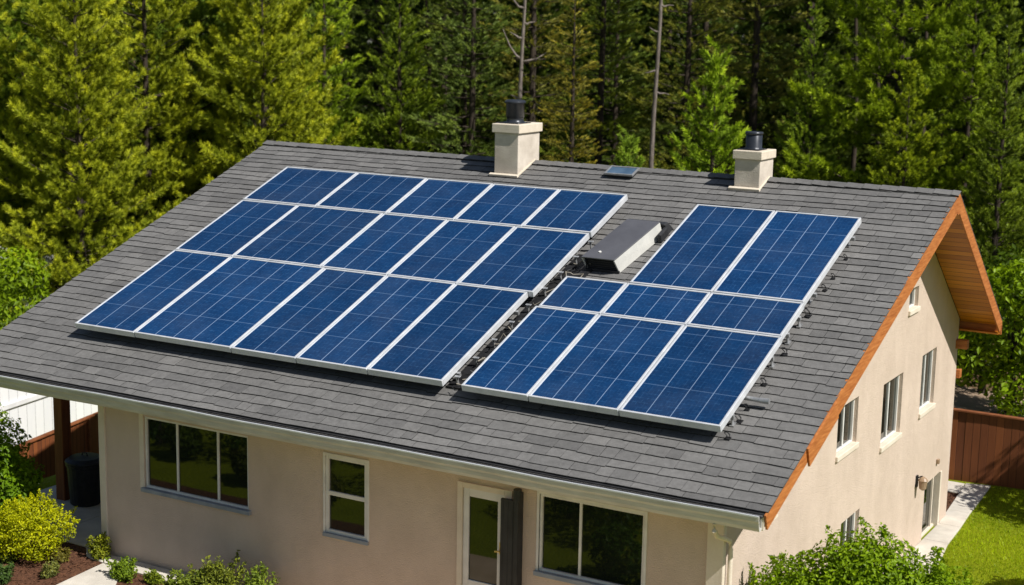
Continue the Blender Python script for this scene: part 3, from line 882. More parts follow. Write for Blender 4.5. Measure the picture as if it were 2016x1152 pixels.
# roof exhaust hood between the arrays
root = empty('roof_hood', RP(6.5, 5.6, 0), 'long grey metal exhaust hood with open front between the two solar arrays', 'roof vent')
A0, A1, B1, B0 = (6.10, 4.86), (6.66, 4.86), (6.83, 6.16), (6.27, 6.16)
ht, hb = .27, .045
b = MB()
def hoodpt(q, h, dx=0, ds=0): return RP(q[0] + dx, q[1] + ds, h)
b.v += [hoodpt(q, h) for h in (ht - .02, ht) for q in (A0, A1, B1, B0)]
b.f += [(3, 2, 1, 0), (4, 5, 6, 7), (0, 1, 5, 4), (1, 2, 6, 5), (2, 3, 7, 6), (3, 0, 4, 7)]
on_roof(b, 'hood_top', MAT['duct'], root, bevel=.008)
b = MB()
for (p, q, t0) in ((A1, B1, -.02), (A0, B0, .02)):
    i = len(b.v)
    lowp = (p[0] + .03, p[1] + .06); lowq = (q[0] + .03, q[1] - .02)
    for dx in (0, t0):
        b.v += [hoodpt(p, ht - .021, dx), hoodpt(q, ht - .021, dx), hoodpt(lowq, .02, dx), hoodpt(lowp, .02, dx)]
    b.f += [(i, i + 1, i + 2, i + 3), (i + 7, i + 6, i + 5, i + 4), (i, i + 3, i + 7, i + 4), (i + 3, i + 2, i + 6, i + 7), (i + 1, i, i + 4, i + 5)]
on_roof(b, 'hood_side', MAT['ductside'], root)
b = MB(); i = 0
b.v += [hoodpt(q, h) for h in (.0, ht - .03) for q in ((6.14, 4.93), (6.655, 4.93), (6.80, 6.14), (6.29, 6.14))]
b.f += [(3, 2, 1, 0), (4, 5, 6, 7), (0, 1, 5, 4), (1, 2, 6, 5), (2, 3, 7, 6), (3, 0, 4, 7)]
on_roof(b, 'hood_core', MAT['black'], root)
b = MB(); b.box((6.13, 4.895, .02), (6.69, 4.925, .055), RP); b.box((6.13, 4.90, .056), (6.145, 4.925, ht - .025), RP)
for k in range(5): b.box((6.15, 4.918, .07 + k * .038), (6.65, 4.928, .078 + k * .038), RP)
on_roof(b, 'hood_grille', MAT['charcoal'], root)
b = MB()
b.v += [RP(6.14, 6.20, .02), RP(6.93, 6.20, .02), RP(6.93, 6.42, .02), RP(6.14, 6.42, .02), RP(6.22, 6.17, .22), RP(6.90, 6.17, .22), RP(6.90, 6.30, .20), RP(6.22, 6.30, .20)]
b.f += [(3, 2, 1, 0), (4, 5, 6, 7), (0, 1, 5, 4), (1, 2, 6, 5), (2, 3, 7, 6), (3, 0, 4, 7)]
b.box((6.87, 5.92, .02), (6.94, 6.19, .17), RP)
on_roof(b, 'curb', MAT['charcoal'], root, bevel=.02)
b = MB(); c = Vector(RP(6.33, 5.05, ht)); nrm = (Vector(RP(0, 0, 1)) - Vector(RP(0, 0, 0)))
b.tube([c, c + nrm * .012], .022, 12); on_roof(b, 'bolt_cap', MAT['trim'], root)

# small solar attic vent near the ridge
root = empty('attic_vent', RP(5.23, 8.15, 0), 'small flat glass-topped attic vent near the ridge between the chimneys', 'roof vent')
b = MB(); b.box((4.99, 8.00, .02), (5.47, 8.22, .075), RP); on_roof(b, 'vent_base', MAT['charcoal'], root, bevel=.01)
b = MB()
for q in (((4.96, 7.96, .078), (5.50, 7.99, .11)), ((4.96, 8.23, .078), (5.50, 8.26, .11)), ((4.96, 7.99, .078), (4.99, 8.23, .1095)), ((5.47, 7.99, .078), (5.50, 8.23, .1095))): b.box(*q, RP)
on_roof(b, 'vent_frame', MAT['rail'], root, bevel=.004)
b = MB(); b.box((4.99, 7.99, .08), (5.47, 8.23, .10), RP); on_roof(b, 'vent_glass', MAT['skyglass'], root)

# ------------------------------------------------------------------ fences, sheds, bin
def fence(name, label, p0, p1, zt0, zt1, height, mat='fence', board_axis_len=None):
    """board fence from p0 to p1; local x runs along the fence"""
    p0 = Vector((*p0, 0)); p1 = Vector((*p1, 0)); d = p1 - p0; L = d.length
    root = empty(name, (p0.x, p0.y, zt0 - height), label, 'fence')
    root.rotation_euler.z = math.atan2(d.y, d.x)
    b = MB(); x = 0; r = random.Random(3)
    while x < L:
        t = x / L; zt = (zt1 - zt0) * t + height
        dy = r.uniform(-.006, .006); b.box((x, -.012 + dy, 0), (x + .1465, .012 + dy, zt + r.uniform(-.008, .008))); x += .145
    o = b.build('boards', MAT[mat], root, bevel=.004, seg=1)
    b = MB()
    b.v += [(0, -.06, height), (L, -.06, height + zt1 - zt0), (L, .06, height + zt1 - zt0), (0, .06, height), (0, -.06, height + .035), (L, -.06, height + .035 + zt1 - zt0), (L, .06, height + .035 + zt1 - zt0), (0, .06, height + .035)]
    b.f += [(3, 2, 1, 0), (4, 5, 6, 7), (0, 1, 5, 4), (1, 2, 6, 5), (2, 3, 7, 6), (3, 0, 4, 7)]
    b.build('cap_rail', MAT['fencerail'], root, bevel=.004, seg=1)
    x = 0
    while x <= L + .01:
        t = x / L
        b = MB(); b.box((x - .05, -.075, 0), (x + .05, .03, height + (zt1 - zt0) * t + .0)); b.build('post', MAT['fencerail'], root, bevel=.008); x += 2.4
    return root


fence('wooden_fence', 'reddish brown board fence behind the lawn at the right rear of the house', (6.8, 12.95), (14.8, 13.75), .92, .72, 1.55)
fence('wooden_fence', 'orange brown board fence under the porch roof beside the timber post', (-7.5, 3.3), (-8.9, 10.2), -.86, -.86, 1.6)

# white neighbouring outbuilding left of the porch
root = empty('white_shed', (-10.2, 5.5, -2.45), 'white board-sided outbuilding behind the porch fence at the left', 'shed')
root.rotation_euler.z = math.radians(98)
b = MB(); b.box((0, 0, 0), (6.6, 2.6, 2.6)); b.build('wall', MAT['white'], root)
b = MB(); b.box((-.02, -.05, 1.62), (6.62, -.004, 1.74)); b.box((-.06, -.06, 2.46), (6.66, -.005, 2.6)); b.build('trim_band', MAT['whiteroof'], root, bevel=.006)
b = MB(); b.v += [(-.2, -.25, 2.6), (6.8, -.25, 2.6), (6.8, 2.8, 2.6), (-.2, 2.8, 2.6), (-.2, 1.3, 2.95), (6.8, 1.3, 2.95)]; b.f += [(3, 2, 1, 0), (0, 1, 5, 4), (2, 3, 4, 5), (1, 2, 5), (3, 0, 4)]
b.build('roof', MAT['whiteroof'], root)
root = empty('white_shed', (-16.3, 12.1, -2.45), 'small white shed half hidden beneath the pine branches at the left edge', 'shed')
root.rotation_euler.z = math.radians(30)
b = MB(); b.box((0, 0, 0), (1.5, 1.5, 3.6)); b.build('wall', MAT['white'], root)
b = MB(); b.v += [(-.12, -.12, 3.6), (1.62, -.12, 3.6), (1.62, 1.62, 3.6), (-.12, 1.62, 3.6), (-.12, .75, 4.2), (1.62, .75, 4.2)]; b.f += [(3, 2, 1, 0), (0, 1, 5, 4), (2, 3, 4, 5), (1, 2, 5), (3, 0, 4)]
b.build('roof', MAT['whiteroof'], root)

root = empty('garbage_bin', (-2.02, 1.62, .03), 'black lidded garbage bin in the shade under the porch roof', 'bin')
b = MB(); b.lathe((0, 0, 0), [(.24, 0), (.26, .02), (.30, .66), (.32, .68), (.32, .72), (.30, .73)], 24); b.build('body', MAT['black'], root, smooth=False)
b = MB(); b.lathe((0, 0, .735), [(.33, 0), (.33, .03), (.26, .08), (.05, .10)], 24); l_ = b.build('lid', MAT['charcoal'], root)
b = MB(); b.tube([(-.06, 0, .83), (-.05, 0, .88), (.05, 0, .88), (.06, 0, .83)], .012, 8); b.build('handle', MAT['black'], l_)
root = empty('kettle_grill', (-1.60, 2.15, .03), 'black round kettle grill on legs beside the garbage bin', 'grill')
b = MB(); b.lathe((0, 0, .62), [(.05, -.18), (.2, -.13), (.27, -.02), (.28, 0)], 24); b.build('bowl', MAT['black'], root)
b = MB(); b.lathe((0, 0, .622), [(.285, 0), (.26, .1), (.16, .18), (.03, .21)], 24); b.build('lid', MAT['black'], root)
for k in range(3):
    a = k * 2.094
    b = MB(); b.tube([(.15 * math.cos(a), .15 * math.sin(a), .5), (.28 * math.cos(a), .28 * math.sin(a), .0)], .014, 8); b.build('leg', MAT['rail'], root)


# ------------------------------------------------------------------ plants
def unit(v): return v / np.maximum(np.linalg.norm(v, axis=-1, keepdims=True), 1e-9)


def blades(centers, dirs, r, n, length, width, spread):
    """n pointed blades out of each centre, fanned round dirs"""
    M = len(centers)
    C = np.repeat(centers, n, 0); Dv = np.repeat(dirs, n, 0)
    d = unit(Dv + spread * r.normal(size=(M * n, 3)))
    L = length * r.uniform(.6, 1.2, (M * n, 1))
    side = unit(np.cross(d, r.normal(size=(M * n, 3)))) * (width * r.uniform(.7, 1.3, (M * n, 1)))
    base = C - d * L * .12
    V = np.stack([base - side * .5, base + side * .5, C + d * L * .55 + side * .45, C + d * L, C + d * L * .55 - side * .45], 1)
    V = V[:, [0, 1, 2, 3, 4]]
    return V.reshape(-1, 3)


def conifer_mesh(seed, H, R, base=.06, whorl=.6, per=6, power=.85, droop=.15, upturn=.35, sl=.5, nl=.17, nw=.034, nb=40, dens=1.0, gaps=0.0, lean=0.0, fan=38, rise=.75):
    """returns crown mesh, trunk mesh; the crown is made of bottle-brush shoots full of needles"""
    r = np.random.default_rng(seed)
    T, Dv, S, Ls = [], [], [], []
    tk = MB()
    px, py = r.normal(0, lean, 2)
    axis_pt = lambda z: np.array([px * math.sin(z / H * 2.5), py * math.sin(z / H * 3.1), z])
    zs = np.linspace(-.3, H, 12)
    r0 = H * .0105 + .02
    tk.tube([axis_pt(z) for z in zs], [max(r0 * (1 - max(z, 0) / H) ** .8 + (.06 if z < 0 else 0), .012) for z in zs], 8)
    z = H * base
    while z < H * .985:
        t = z / H
        Rz = R * (1 - t) ** power * (1 if t > base + .08 else .75) * r.uniform(.85, 1.1)
        npb = max(4, int(round(per * (.6 + .4 * (1 - t)) + r.normal(0, .7))))
        a0 = r.uniform(0, 6.28)
        for j in range(npb):
            if r.random() < gaps: continue
            a = a0 + 6.283 * j / npb + r.normal(0, .25)
            L = max(Rz * r.uniform(.6, 1.15), .15)
            el = (.55 * t - droop) + r.normal(0, .12)
            zz = z + r.normal(0, whorl * .22)
            o = axis_pt(zz)
            h = np.array([math.cos(a), math.sin(a), 0]); sdv = np.array([-math.sin(a), math.cos(a), 0])
            def bp(q): return o + h * (L * q * math.cos(el)) + np.array([0, 0, L * (q * math.sin(el) + upturn * q * q * .5)])
            if L > .5:
                tk.tube([bp(q) for q in (0, .5, .95)], [.008 + .008 * L, .006 + .004 * L, .004], 4, cap=False)
            nt = max(2, int(L / .30 * dens))
            for q in np.linspace(.30 if L > 1 else .15, .97, nt):
                wid = .40 * L * (1 - q) ** .6 + .04
                m = 1 + (1 if wid > .18 else 0) + (1 if wid > .42 else 0) + (1 if wid > .7 else 0)
                for _ in range(m):
                    off = r.uniform(-1, 1) * wid
                    T.append(bp(q) + sdv * off + np.array([0, 0, r.normal(0, .07) - .12 * abs(off)]))
                    Dv.append(h * r.uniform(.4, 1.0) + sdv * (off * 1.1 + r.normal(0, .2)) + np.array([0, 0, rise * r.uniform(.5, 1.3)]))
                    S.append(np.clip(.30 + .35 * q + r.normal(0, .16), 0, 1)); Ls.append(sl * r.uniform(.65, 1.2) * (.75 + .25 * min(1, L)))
        z += whorl * r.uniform(.8, 1.2) * (.6 + .4 * (1 - t))
    for k in range(5):
        T.append(axis_pt(H * (1 - .02 * k) - .3)); Dv.append(np.array([0, 0, 1.])); S.append(.7); Ls.append(sl)
    T = np.array(T); Dv = unit(np.array(Dv)); S = np.array(S); Ls = np.array(Ls)
    M = len(T); n = M * nb
    ax = np.repeat(Dv, nb, 0); L = np.repeat(Ls, nb)[:, None]
    q = r.random((n, 1)) ** .8
    rad = unit(np.cross(ax, r.normal(size=(n, 3))))
    an = np.radians(fan) * r.uniform(.6, 1.3, (n, 1)) * (1.15 - .55 * q)
    d = ax * np.cos(an) + rad * np.sin(an)
    P0 = np.repeat(T, nb, 0) + ax * L * q * .8
    ln = nl * r.uniform(.75, 1.2, (n, 1))
    sd_ = unit(np.cross(d, r.normal(size=(n, 3)))) * (nw * .5)
    V = np.stack([P0 - sd_, P0 + sd_, P0 + d * ln], 1).reshape(-1, 3)
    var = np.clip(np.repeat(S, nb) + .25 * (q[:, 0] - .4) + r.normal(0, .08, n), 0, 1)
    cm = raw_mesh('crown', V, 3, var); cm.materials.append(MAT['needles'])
    tm = bpy.data.meshes.new('trunk'); tm.from_pydata(tk.v, [], tk.f); tm.materials.append(MAT['bark'])
    for p in tm.polygons: p.use_smooth = True
    return cm, tm


def leaf_cloud(seed, lobes, n, size, shell=.35, var_sigma=.18, up=.35):
    """broad leaves on the outer shell of several lobes: (cx,cy,cz, rx,ry,rz, weight)"""
    r = np.random.default_rng(seed)
    w = np.array([l[6] if len(l) > 6 else l[3] * l[5] for l in lobes]); w = w / w.sum()
    li = r.choice(len(lobes), n, p=w)
    Lb = np.array([l[:6] for l in lobes])
    d = unit(r.normal(size=(n, 3)))
    # clumps: pull leaves towards random spray centres
    lump = 1 + .16 * np.sin(d[:, 0] * 7 + li * 1.7) * np.sin(d[:, 1] * 8 + li) * np.sin(d[:, 2] * 7.5 + li * 2.3)
    rad = (1 - shell * r.random(n) ** 1.6) * lump
    P = Lb[li, :3] + d * Lb[li, 3:6] * rad[:, None]
    keep = np.ones(n, bool)
    for k, l in enumerate(lobes):
        q = (P - np.array(l[:3])) / np.array(l[3:6])
        keep &= ~((li != k) & ((q ** 2).sum(1) < .45))
    P, d = P[keep], d[keep]
    n = len(P)
    nrm = unit(d + np.array([0, 0, up]) + .65 * r.normal(size=(n, 3)))
    a = unit(np.cross(nrm, r.normal(size=(n, 3)))); b_ = np.cross(nrm, a)
    s = size * r.uniform(.6, 1.25, (n, 1))
    fold = nrm * s * .18
    V = np.stack([P - a * s, P - b_ * s * .5 + fold, P + a * s, P + b_ * s * .5 + fold], 1)
    # quad folded along a: split as two triangles through a-axis for a leaf shape
    T1 = np.stack([V[:, 0], V[:, 1], V[:, 2]], 1); T2 = np.stack([V[:, 0], V[:, 2], V[:, 3]], 1)
    VV = np.concatenate([T1, T2], 1).reshape(-1, 3)
    var = np.clip(.45 + r.normal(0, var_sigma, n) + .15 * d[:, 2], 0, 1)
    return VV, np.repeat(var, 2)


def sprigs(seed, bases, tops, nleaf, size):
    """upright leafy shoots from bases to tops"""
    r = np.random.default_rng(seed)
    VV = []; va = []
    for b0, t0 in zip(bases, tops):
        q = r.random(nleaf) ** .8
        P = np.array(b0) + (np.array(t0) - np.array(b0)) * q[:, None] + r.normal(size=(nleaf, 3)) * size * 1.1 * (1.1 - .6 * q[:, None])
        nrm = unit(r.normal(size=(nleaf, 3)) + np.array([0, 0, .6])); a = unit(np.cross(nrm, r.normal(size=(nleaf, 3)))); b_ = np.cross(nrm, a)
        s = size * r.uniform(.6, 1.2, (nleaf, 1)); fold = nrm * s * .18
        V0, V1, V2, V3 = P - a * s, P - b_ * s * .5 + fold, P + a * s, P + b_ * s * .5 + fold
        VV.append(np.concatenate([np.stack([V0, V1, V2], 1), np.stack([V0, V2, V3], 1)], 1).reshape(-1, 3))
        va.append(np.repeat(np.clip(.55 + r.normal(0, .18, nleaf), 0, 1), 2))
    return np.concatenate(VV), np.concatenate(va)


def stems(pts, mat='bark'):
    b = MB()
    for p in pts: b.tube(p[0], p[1], 6, cap=False)
    return b


def plant(name, loc, label, cat, parts, color, stem=None, group=None, cname='foliage', sname='stem'):
    root = empty(name, loc, label, cat, group)
    V = np.concatenate([p[0] for p in parts]); A = np.concatenate([p[1] for p in parts])
    me = raw_mesh(cname, V, 3, A)
    o = link(cname, me, MAT['leaves'], root); o.color = (*color, 1)
    if stem: stem.build(sname, MAT['bark'], root)
    return root


# conifer kinds ---------------------------------------------------
KIND = {
    'puffy': conifer_mesh(21, 14.5, 4.1, base=.03, whorl=.78, per=8, power=.7, droop=.15, upturn=.5, sl=.36, nl=.16, nw=.028, nb=76, dens=1.2, fan=58),
    'puffy2': conifer_mesh(22, 13.5, 3.7, base=.03, whorl=.74, per=8, power=.75, droop=.18, upturn=.5, sl=.36, nl=.16, nw=.028, nb=76, dens=1.2, fan=58),
    'puffy3': conifer_mesh(28, 14.0, 3.5, base=.03, whorl=.66, per=9, power=.65, droop=.05, upturn=.6, sl=.36, nl=.16, nw=.028, nb=76, dens=1.2, fan=58, rise=.9),
    'spire': conifer_mesh(23, 13.0, 2.5, base=.03, whorl=.55, per=8, power=.8, droop=.08, upturn=.45, sl=.38, nl=.14, nw=.029, nb=54, dens=1.5, fan=46),
    'sparse': conifer_mesh(24, 15.5, 2.7, base=.05, whorl=.62, per=8, power=.65, droop=.28, upturn=.25, sl=.38, nl=.12, nw=.024, nb=44, dens=1.4, gaps=.10, lean=.15, rise=.35),
    'sparse2': conifer_mesh(25, 16.5, 2.4, base=.06, whorl=.62, per=8, power=.6, droop=.33, upturn=.2, sl=.38, nl=.12, nw=.024, nb=44, dens=1.4, gaps=.14, lean=.2, rise=.3),
    'young': conifer_mesh(26, 6.0, 1.8, base=.02, whorl=.40, per=9, power=.9, droop=.02, upturn=.5, sl=.34, nl=.12, nw=.025, nb=52, dens=1.7, fan=46),
    'tall': conifer_mesh(27, 20.0, 3.4, base=.04, whorl=.85, per=8, power=.55, droop=.2, upturn=.35, sl=.6, nl=.24, nw=.07, nb=30, dens=1.0, gaps=.05, lean=.15),
}


def tree(kind, x, y, label, color, scale=1.0, rot=0.0, group='conifers behind the house', name='conifer_tree', sz=None):
    root = empty(name, (x, y, float(zg(x, y)) - .05), label, 'tree', group)
    root.rotation_euler = (0, 0, rot); root.scale = (scale, scale, scale * (sz or 1))
    cm, tm = KIND[kind]
    c = link('crown', cm, None, root); c.color = (*color, 1)
    link('trunk', tm, None, root)
    return root


YG = (0.342, 0.376, 0.026)      # sunny yellow green
MG = (0.211, 0.290, 0.029)
OL = (0.189, 0.251, 0.054)
DG = (0.134, 0.221, 0.018)
BR = (0.244, 0.198, 0.040)
BG = (0.293, 0.468, 0.014)

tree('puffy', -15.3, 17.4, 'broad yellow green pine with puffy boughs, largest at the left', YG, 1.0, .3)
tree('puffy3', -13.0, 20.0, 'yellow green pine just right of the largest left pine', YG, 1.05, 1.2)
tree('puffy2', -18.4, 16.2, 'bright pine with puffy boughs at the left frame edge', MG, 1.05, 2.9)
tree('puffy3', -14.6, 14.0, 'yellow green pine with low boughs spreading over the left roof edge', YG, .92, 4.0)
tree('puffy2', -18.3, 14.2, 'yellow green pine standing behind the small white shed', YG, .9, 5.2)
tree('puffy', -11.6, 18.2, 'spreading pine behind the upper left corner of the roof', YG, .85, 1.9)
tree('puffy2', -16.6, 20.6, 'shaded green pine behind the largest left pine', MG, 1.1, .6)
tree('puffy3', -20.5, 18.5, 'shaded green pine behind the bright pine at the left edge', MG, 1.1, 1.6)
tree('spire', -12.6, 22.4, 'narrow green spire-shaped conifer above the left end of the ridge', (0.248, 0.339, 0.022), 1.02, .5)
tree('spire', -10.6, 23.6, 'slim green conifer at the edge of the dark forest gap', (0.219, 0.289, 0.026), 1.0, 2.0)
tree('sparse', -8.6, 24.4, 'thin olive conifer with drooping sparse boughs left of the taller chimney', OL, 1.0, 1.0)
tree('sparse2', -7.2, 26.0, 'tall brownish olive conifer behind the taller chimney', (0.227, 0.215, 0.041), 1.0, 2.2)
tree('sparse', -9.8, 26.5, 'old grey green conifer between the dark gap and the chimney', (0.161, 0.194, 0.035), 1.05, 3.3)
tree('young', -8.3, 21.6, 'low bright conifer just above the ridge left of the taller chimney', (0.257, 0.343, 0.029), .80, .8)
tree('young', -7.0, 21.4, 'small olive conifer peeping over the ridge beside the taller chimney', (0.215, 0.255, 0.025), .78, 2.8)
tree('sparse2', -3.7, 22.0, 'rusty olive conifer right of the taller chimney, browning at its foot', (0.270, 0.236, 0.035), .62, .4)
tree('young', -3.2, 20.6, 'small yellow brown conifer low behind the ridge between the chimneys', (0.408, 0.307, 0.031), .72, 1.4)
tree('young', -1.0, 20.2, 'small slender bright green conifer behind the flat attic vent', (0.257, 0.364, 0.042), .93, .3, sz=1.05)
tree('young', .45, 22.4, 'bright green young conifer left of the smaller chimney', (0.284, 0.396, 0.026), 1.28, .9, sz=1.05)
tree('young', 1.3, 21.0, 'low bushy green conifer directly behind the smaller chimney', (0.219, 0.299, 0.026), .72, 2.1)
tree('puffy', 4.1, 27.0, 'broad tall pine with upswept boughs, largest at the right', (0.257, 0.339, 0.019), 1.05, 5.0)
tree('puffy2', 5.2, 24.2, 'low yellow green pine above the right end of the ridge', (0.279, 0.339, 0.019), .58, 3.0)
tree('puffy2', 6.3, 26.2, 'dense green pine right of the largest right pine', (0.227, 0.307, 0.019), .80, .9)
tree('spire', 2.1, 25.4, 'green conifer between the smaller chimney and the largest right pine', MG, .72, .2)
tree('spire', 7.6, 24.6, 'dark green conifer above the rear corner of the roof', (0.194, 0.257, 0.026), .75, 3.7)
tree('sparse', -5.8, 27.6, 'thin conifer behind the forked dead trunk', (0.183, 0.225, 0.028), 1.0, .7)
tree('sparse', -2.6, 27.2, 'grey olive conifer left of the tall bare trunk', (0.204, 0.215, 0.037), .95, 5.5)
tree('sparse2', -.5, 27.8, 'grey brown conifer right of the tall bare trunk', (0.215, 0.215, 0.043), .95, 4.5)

# dead trunks
def dead_tree(x, y, label, H, rad, branches, seed, mat='greybark'):
    root = empty('dead_tree', (x, y, float(zg(x, y))), label, 'tree')
    r = random.Random(seed)
    b = MB(); zs = np.linspace(-.2, H, 12)
    b.tube([(.10 * math.sin(z * .6 + seed), .08 * math.sin(z * .45), z) for z in zs], [rad * (1 - .75 * max(z, 0) / H) for z in zs], 9)
    b.build('trunk', MAT[mat], root, smooth=True)
    for z, a, L, e in branches:
        h = (math.cos(a), math.sin(a))
        b = MB(); p = (.10 * math.sin(z * .6 + seed), .08 * math.sin(z * .45), z)
        pts = [(p[0] + h[0] * L * q + r.uniform(-.03, .03), p[1] + h[1] * L * q, p[2] + L * e * q ** 1.6 + r.uniform(-.03, .03)) for q in (0, .3, .6, 1)]
        b.tube(pts, [rad * .42, rad * .33, rad * .22, rad * .08], 6); b.build('branch', MAT[mat], root, smooth=True)


rt = .53      # direction of picture-right in plan
dead_tree(-5.1, 21.7, 'bare grey forked dead tree rising behind the taller chimney', 12, .11,
          [(8.3, rt + math.pi, .55, 1.5), (8.25, rt, .7, .35), (9.3, rt + .2, .3, .2), (8.9, rt + 3.3, .35, .5), (10.0, rt + .3, .4, .5), (9.7, rt + 2.9, .5, .9), (7.2, rt + 2.7, .3, .3)], 1)
dead_tree(-1.8, 23.5, 'tall bare grey trunk left of the bright young conifer', 14, .095,
          [(9.2, rt, .35, .1), (8.5, rt + 3.0, .3, .3), (10.2, rt + .2, .3, .3), (7.4, rt + 3.2, .35, -.1), (6.8, rt + .1, .4, -.2), (9.9, rt + 3.2, .5, .7)], 2)
# slim dark trunks in the gaps
for x, y, L in ((-11.4, 26.5, 'slim dark trunk in the shaded gap left of the chimneys'), (2.6, 30.0, 'slim dark trunk in the shaded gap right of the smaller chimney'), (1.6, 30.8, 'slim straight trunk in the shaded gap behind the smaller chimney'), (3.4, 32.0, 'thin trunk deep in the gap beside the largest right pine')):
    dead_tree(x, y, L, 15, .10, [(random.uniform(5, 11), random.uniform(0, 6.28), .5, .2) for _ in range(7)], int(abs(x * 7)), 'bark')

# dark rows deeper in the forest
r = random.Random(5)
k = 0
fw2 = Vector((R_FWD.x, R_FWD.y)).normalized(); rt2 = Vector((R_RIGHT.x, R_RIGHT.y)).normalized(); c2 = Vector((CAM.x, CAM.y))
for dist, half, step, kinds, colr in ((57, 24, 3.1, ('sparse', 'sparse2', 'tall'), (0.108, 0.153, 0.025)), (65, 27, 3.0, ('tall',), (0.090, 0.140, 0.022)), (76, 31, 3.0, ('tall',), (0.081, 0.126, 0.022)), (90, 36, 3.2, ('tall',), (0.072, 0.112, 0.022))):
    u = -half
    while u < half:
        p = c2 + fw2 * (dist + r.uniform(-2.5, 2.5)) + rt2 * (u + r.uniform(-.7, .7))
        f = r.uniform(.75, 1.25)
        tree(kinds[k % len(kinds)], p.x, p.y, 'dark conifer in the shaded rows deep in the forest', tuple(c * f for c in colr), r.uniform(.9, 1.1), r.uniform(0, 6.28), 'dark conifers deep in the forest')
        k += 1; u += step

# broadleaf trees and shrubs ----------------------------------------
def broadleaf(name, x, y, label, H, lobes, n, size, color, seed, group=None, cat='tree'):
    z0 = float(zg(x, y))
    b = MB(); b.tube([(0, 0, -.2), (.03, .02, H * .3), (-.02, .04, H * .6)], [.05 + H * .016, .03 + H * .012, .02 + H * .005], 8)
    rr_ = random.Random(seed)
    for l in lobes:
        b.tube([(0, .02, H * rr_.uniform(.2, .4)), (l[0] * .5, l[1] * .5, l[2] * .75), (l[0], l[1], l[2])], [.02 + H * .006, .015 + H * .003, .006], 6, cap=False)
    return plant(name, (x, y, z0), label, cat, [leaf_cloud(seed, lobes, n, size)], color, b, group, 'crown' if cat == 'tree' else 'foliage', 'trunk' if cat == 'tree' else 'stem')


broadleaf('maple_tree', 9.3, 19.6, 'green broadleaf tree behind the brown fence at the right edge', 4.6,
          [(0, 0, 2.6, 1.2, 1.1, 1.1), (.9, .2, 2.0, 1.0, 1.0, .9), (-.8, -.2, 1.9, .9, .9, .8), (.3, -.4, 3.5, .9, .8, .8), (1.5, -.2, 2.9, .9, .9, .8), (.6, -.6, 1.2, 1.1, .8, .6), (-.3, .3, 3.2, .7, .7, .7)], 9000, .085, (.20, .30, .006), 31)
broadleaf('laurel_tree', 8.2, 21.6, 'dark broadleaf tree under the rear eave of the roof', 4.2, [(0, 0, 2.2, 1.3, 1.2, 1.3), (-1, 0, 1.6, 1, 1, 1), (.7, .3, 3.1, 1, 1, .9)], 5000, .09, (.06, .10, .006), 32)
broadleaf('ash_tree', -12.2, 9.2, 'bright green broadleaf tree at the left frame edge beneath the pines', 4.8,
          [(0, 0, 3.4, 1.1, 1.1, 1.0), (.9, .5, 2.4, 1.0, 1.0, .9), (-.9, -.3, 2.6, 1.0, 1.0, 1.0), (.2, .1, 4.3, .8, .8, .7), (.2, -.6, 1.6, 1.1, 1, .8)], 8000, .085, (.17, .25, .006), 33)
broadleaf('ash_tree', -16.0, 10.9, 'taller light green broadleaf tree at the far left edge', 6.4,
          [(0, 0, 4.6, 1.1, 1.1, 1.0), (.6, .3, 3.6, 1.0, 1.0, .9), (-.9, -.3, 3.9, 1.0, 1.0, 1.0), (.0, .1, 5.7, .8, .8, .8), (-.6, -.2, 6.4, .7, .7, .7)], 7000, .085, (.17, .25, .006), 34)
broadleaf('green_shrub', -1.95, -.28, 'rounded bright green shrub behind the yellow shrub at the left edge', 1.6,
          [(0, 0, .75, .62, .6, .62), (.20, .06, .6, .42, .42, .5), (-.3, -.1, .95, .5, .45, .5), (.02, -.05, 1.32, .40, .34, .36), (.3, -.1, .35, .42, .4, .35)], 9000, .042, (.14, .24, .006), 35, None, 'shrub')
broadleaf('green_shrub', -5.75, 3.0, 'tall light green shrub under the left end of the eave', 2.6,
          [(0, 0, 1.5, .6, .6, .7), (-.3, -.2, 2.1, .5, .5, .5), (.1, .2, .8, .7, .6, .6)], 6000, .045, (.18, .27, .006), 36, None, 'shrub')
r = np.random.default_rng(44)
ylob = [(0, 0, .40, .52, .46, .34), (.34, .12, .50, .34, .32, .26), (-.36, -.05, .50, .36, .34, .28), (.05, .08, .70, .34, .32, .22), (-.18, -.28, .30, .42, .34, .26), (.30, -.22, .32, .34, .30, .26), (-.5, .1, .34, .28, .28, .26), (.12, -.3, .56, .26, .24, .2)]
bs, tp = [], []
for _ in range(120):
    l = ylob[r.integers(len(ylob))]; d = unit(np.array([r.normal(), r.normal(), abs(r.normal()) + .3]))
    p = np.array(l[:3]) + d * np.array(l[3:6]) * .85
    bs.append(p); tp.append(p + d * r.uniform(.08, .2))
b = MB()
for l in ylob: b.tube([(0, 0, -.1), (l[0] * .5, l[1] * .5, l[2] * .5), (l[0], l[1], l[2])], [.02, .014, .006], 6, cap=False)
plant('yellow_shrub', (-.82, -.66, .01), 'rounded yellow green shrub in the mulch bed before the porch', 'shrub', [leaf_cloud(37, ylob, 15000, .021, shell=.5), sprigs(45, bs, tp, 60, .019)], (.46, .47, .006), b)
broadleaf('cherry_tree', 14.9, 12.0, 'broadleaf tree beyond the right frame edge shading the brown fence', 5.0,
          [(0, 0, 3.4, 1.6, 1.5, 1.5), (.9, .3, 2.6, 1.1, 1.1, 1.0), (-.9, .2, 2.7, 1.0, 1.1, 1.0), (0, .9, 2.9, 1.2, 1.1, 1.1)], 8000, .10, (.12, .19, .006), 48)
broadleaf('cherry_tree', 14.6, 7.2, 'small broadleaf tree beyond the right frame edge shading the lawn', 3.2,
          [(0, 0, 2.1, .9, .9, .8), (.4, .2, 1.6, .7, .7, .6)], 4000, .09, (.12, .19, .006), 49)
r = np.random.default_rng(41)
HS = (1.18, 1.02, 1.24)
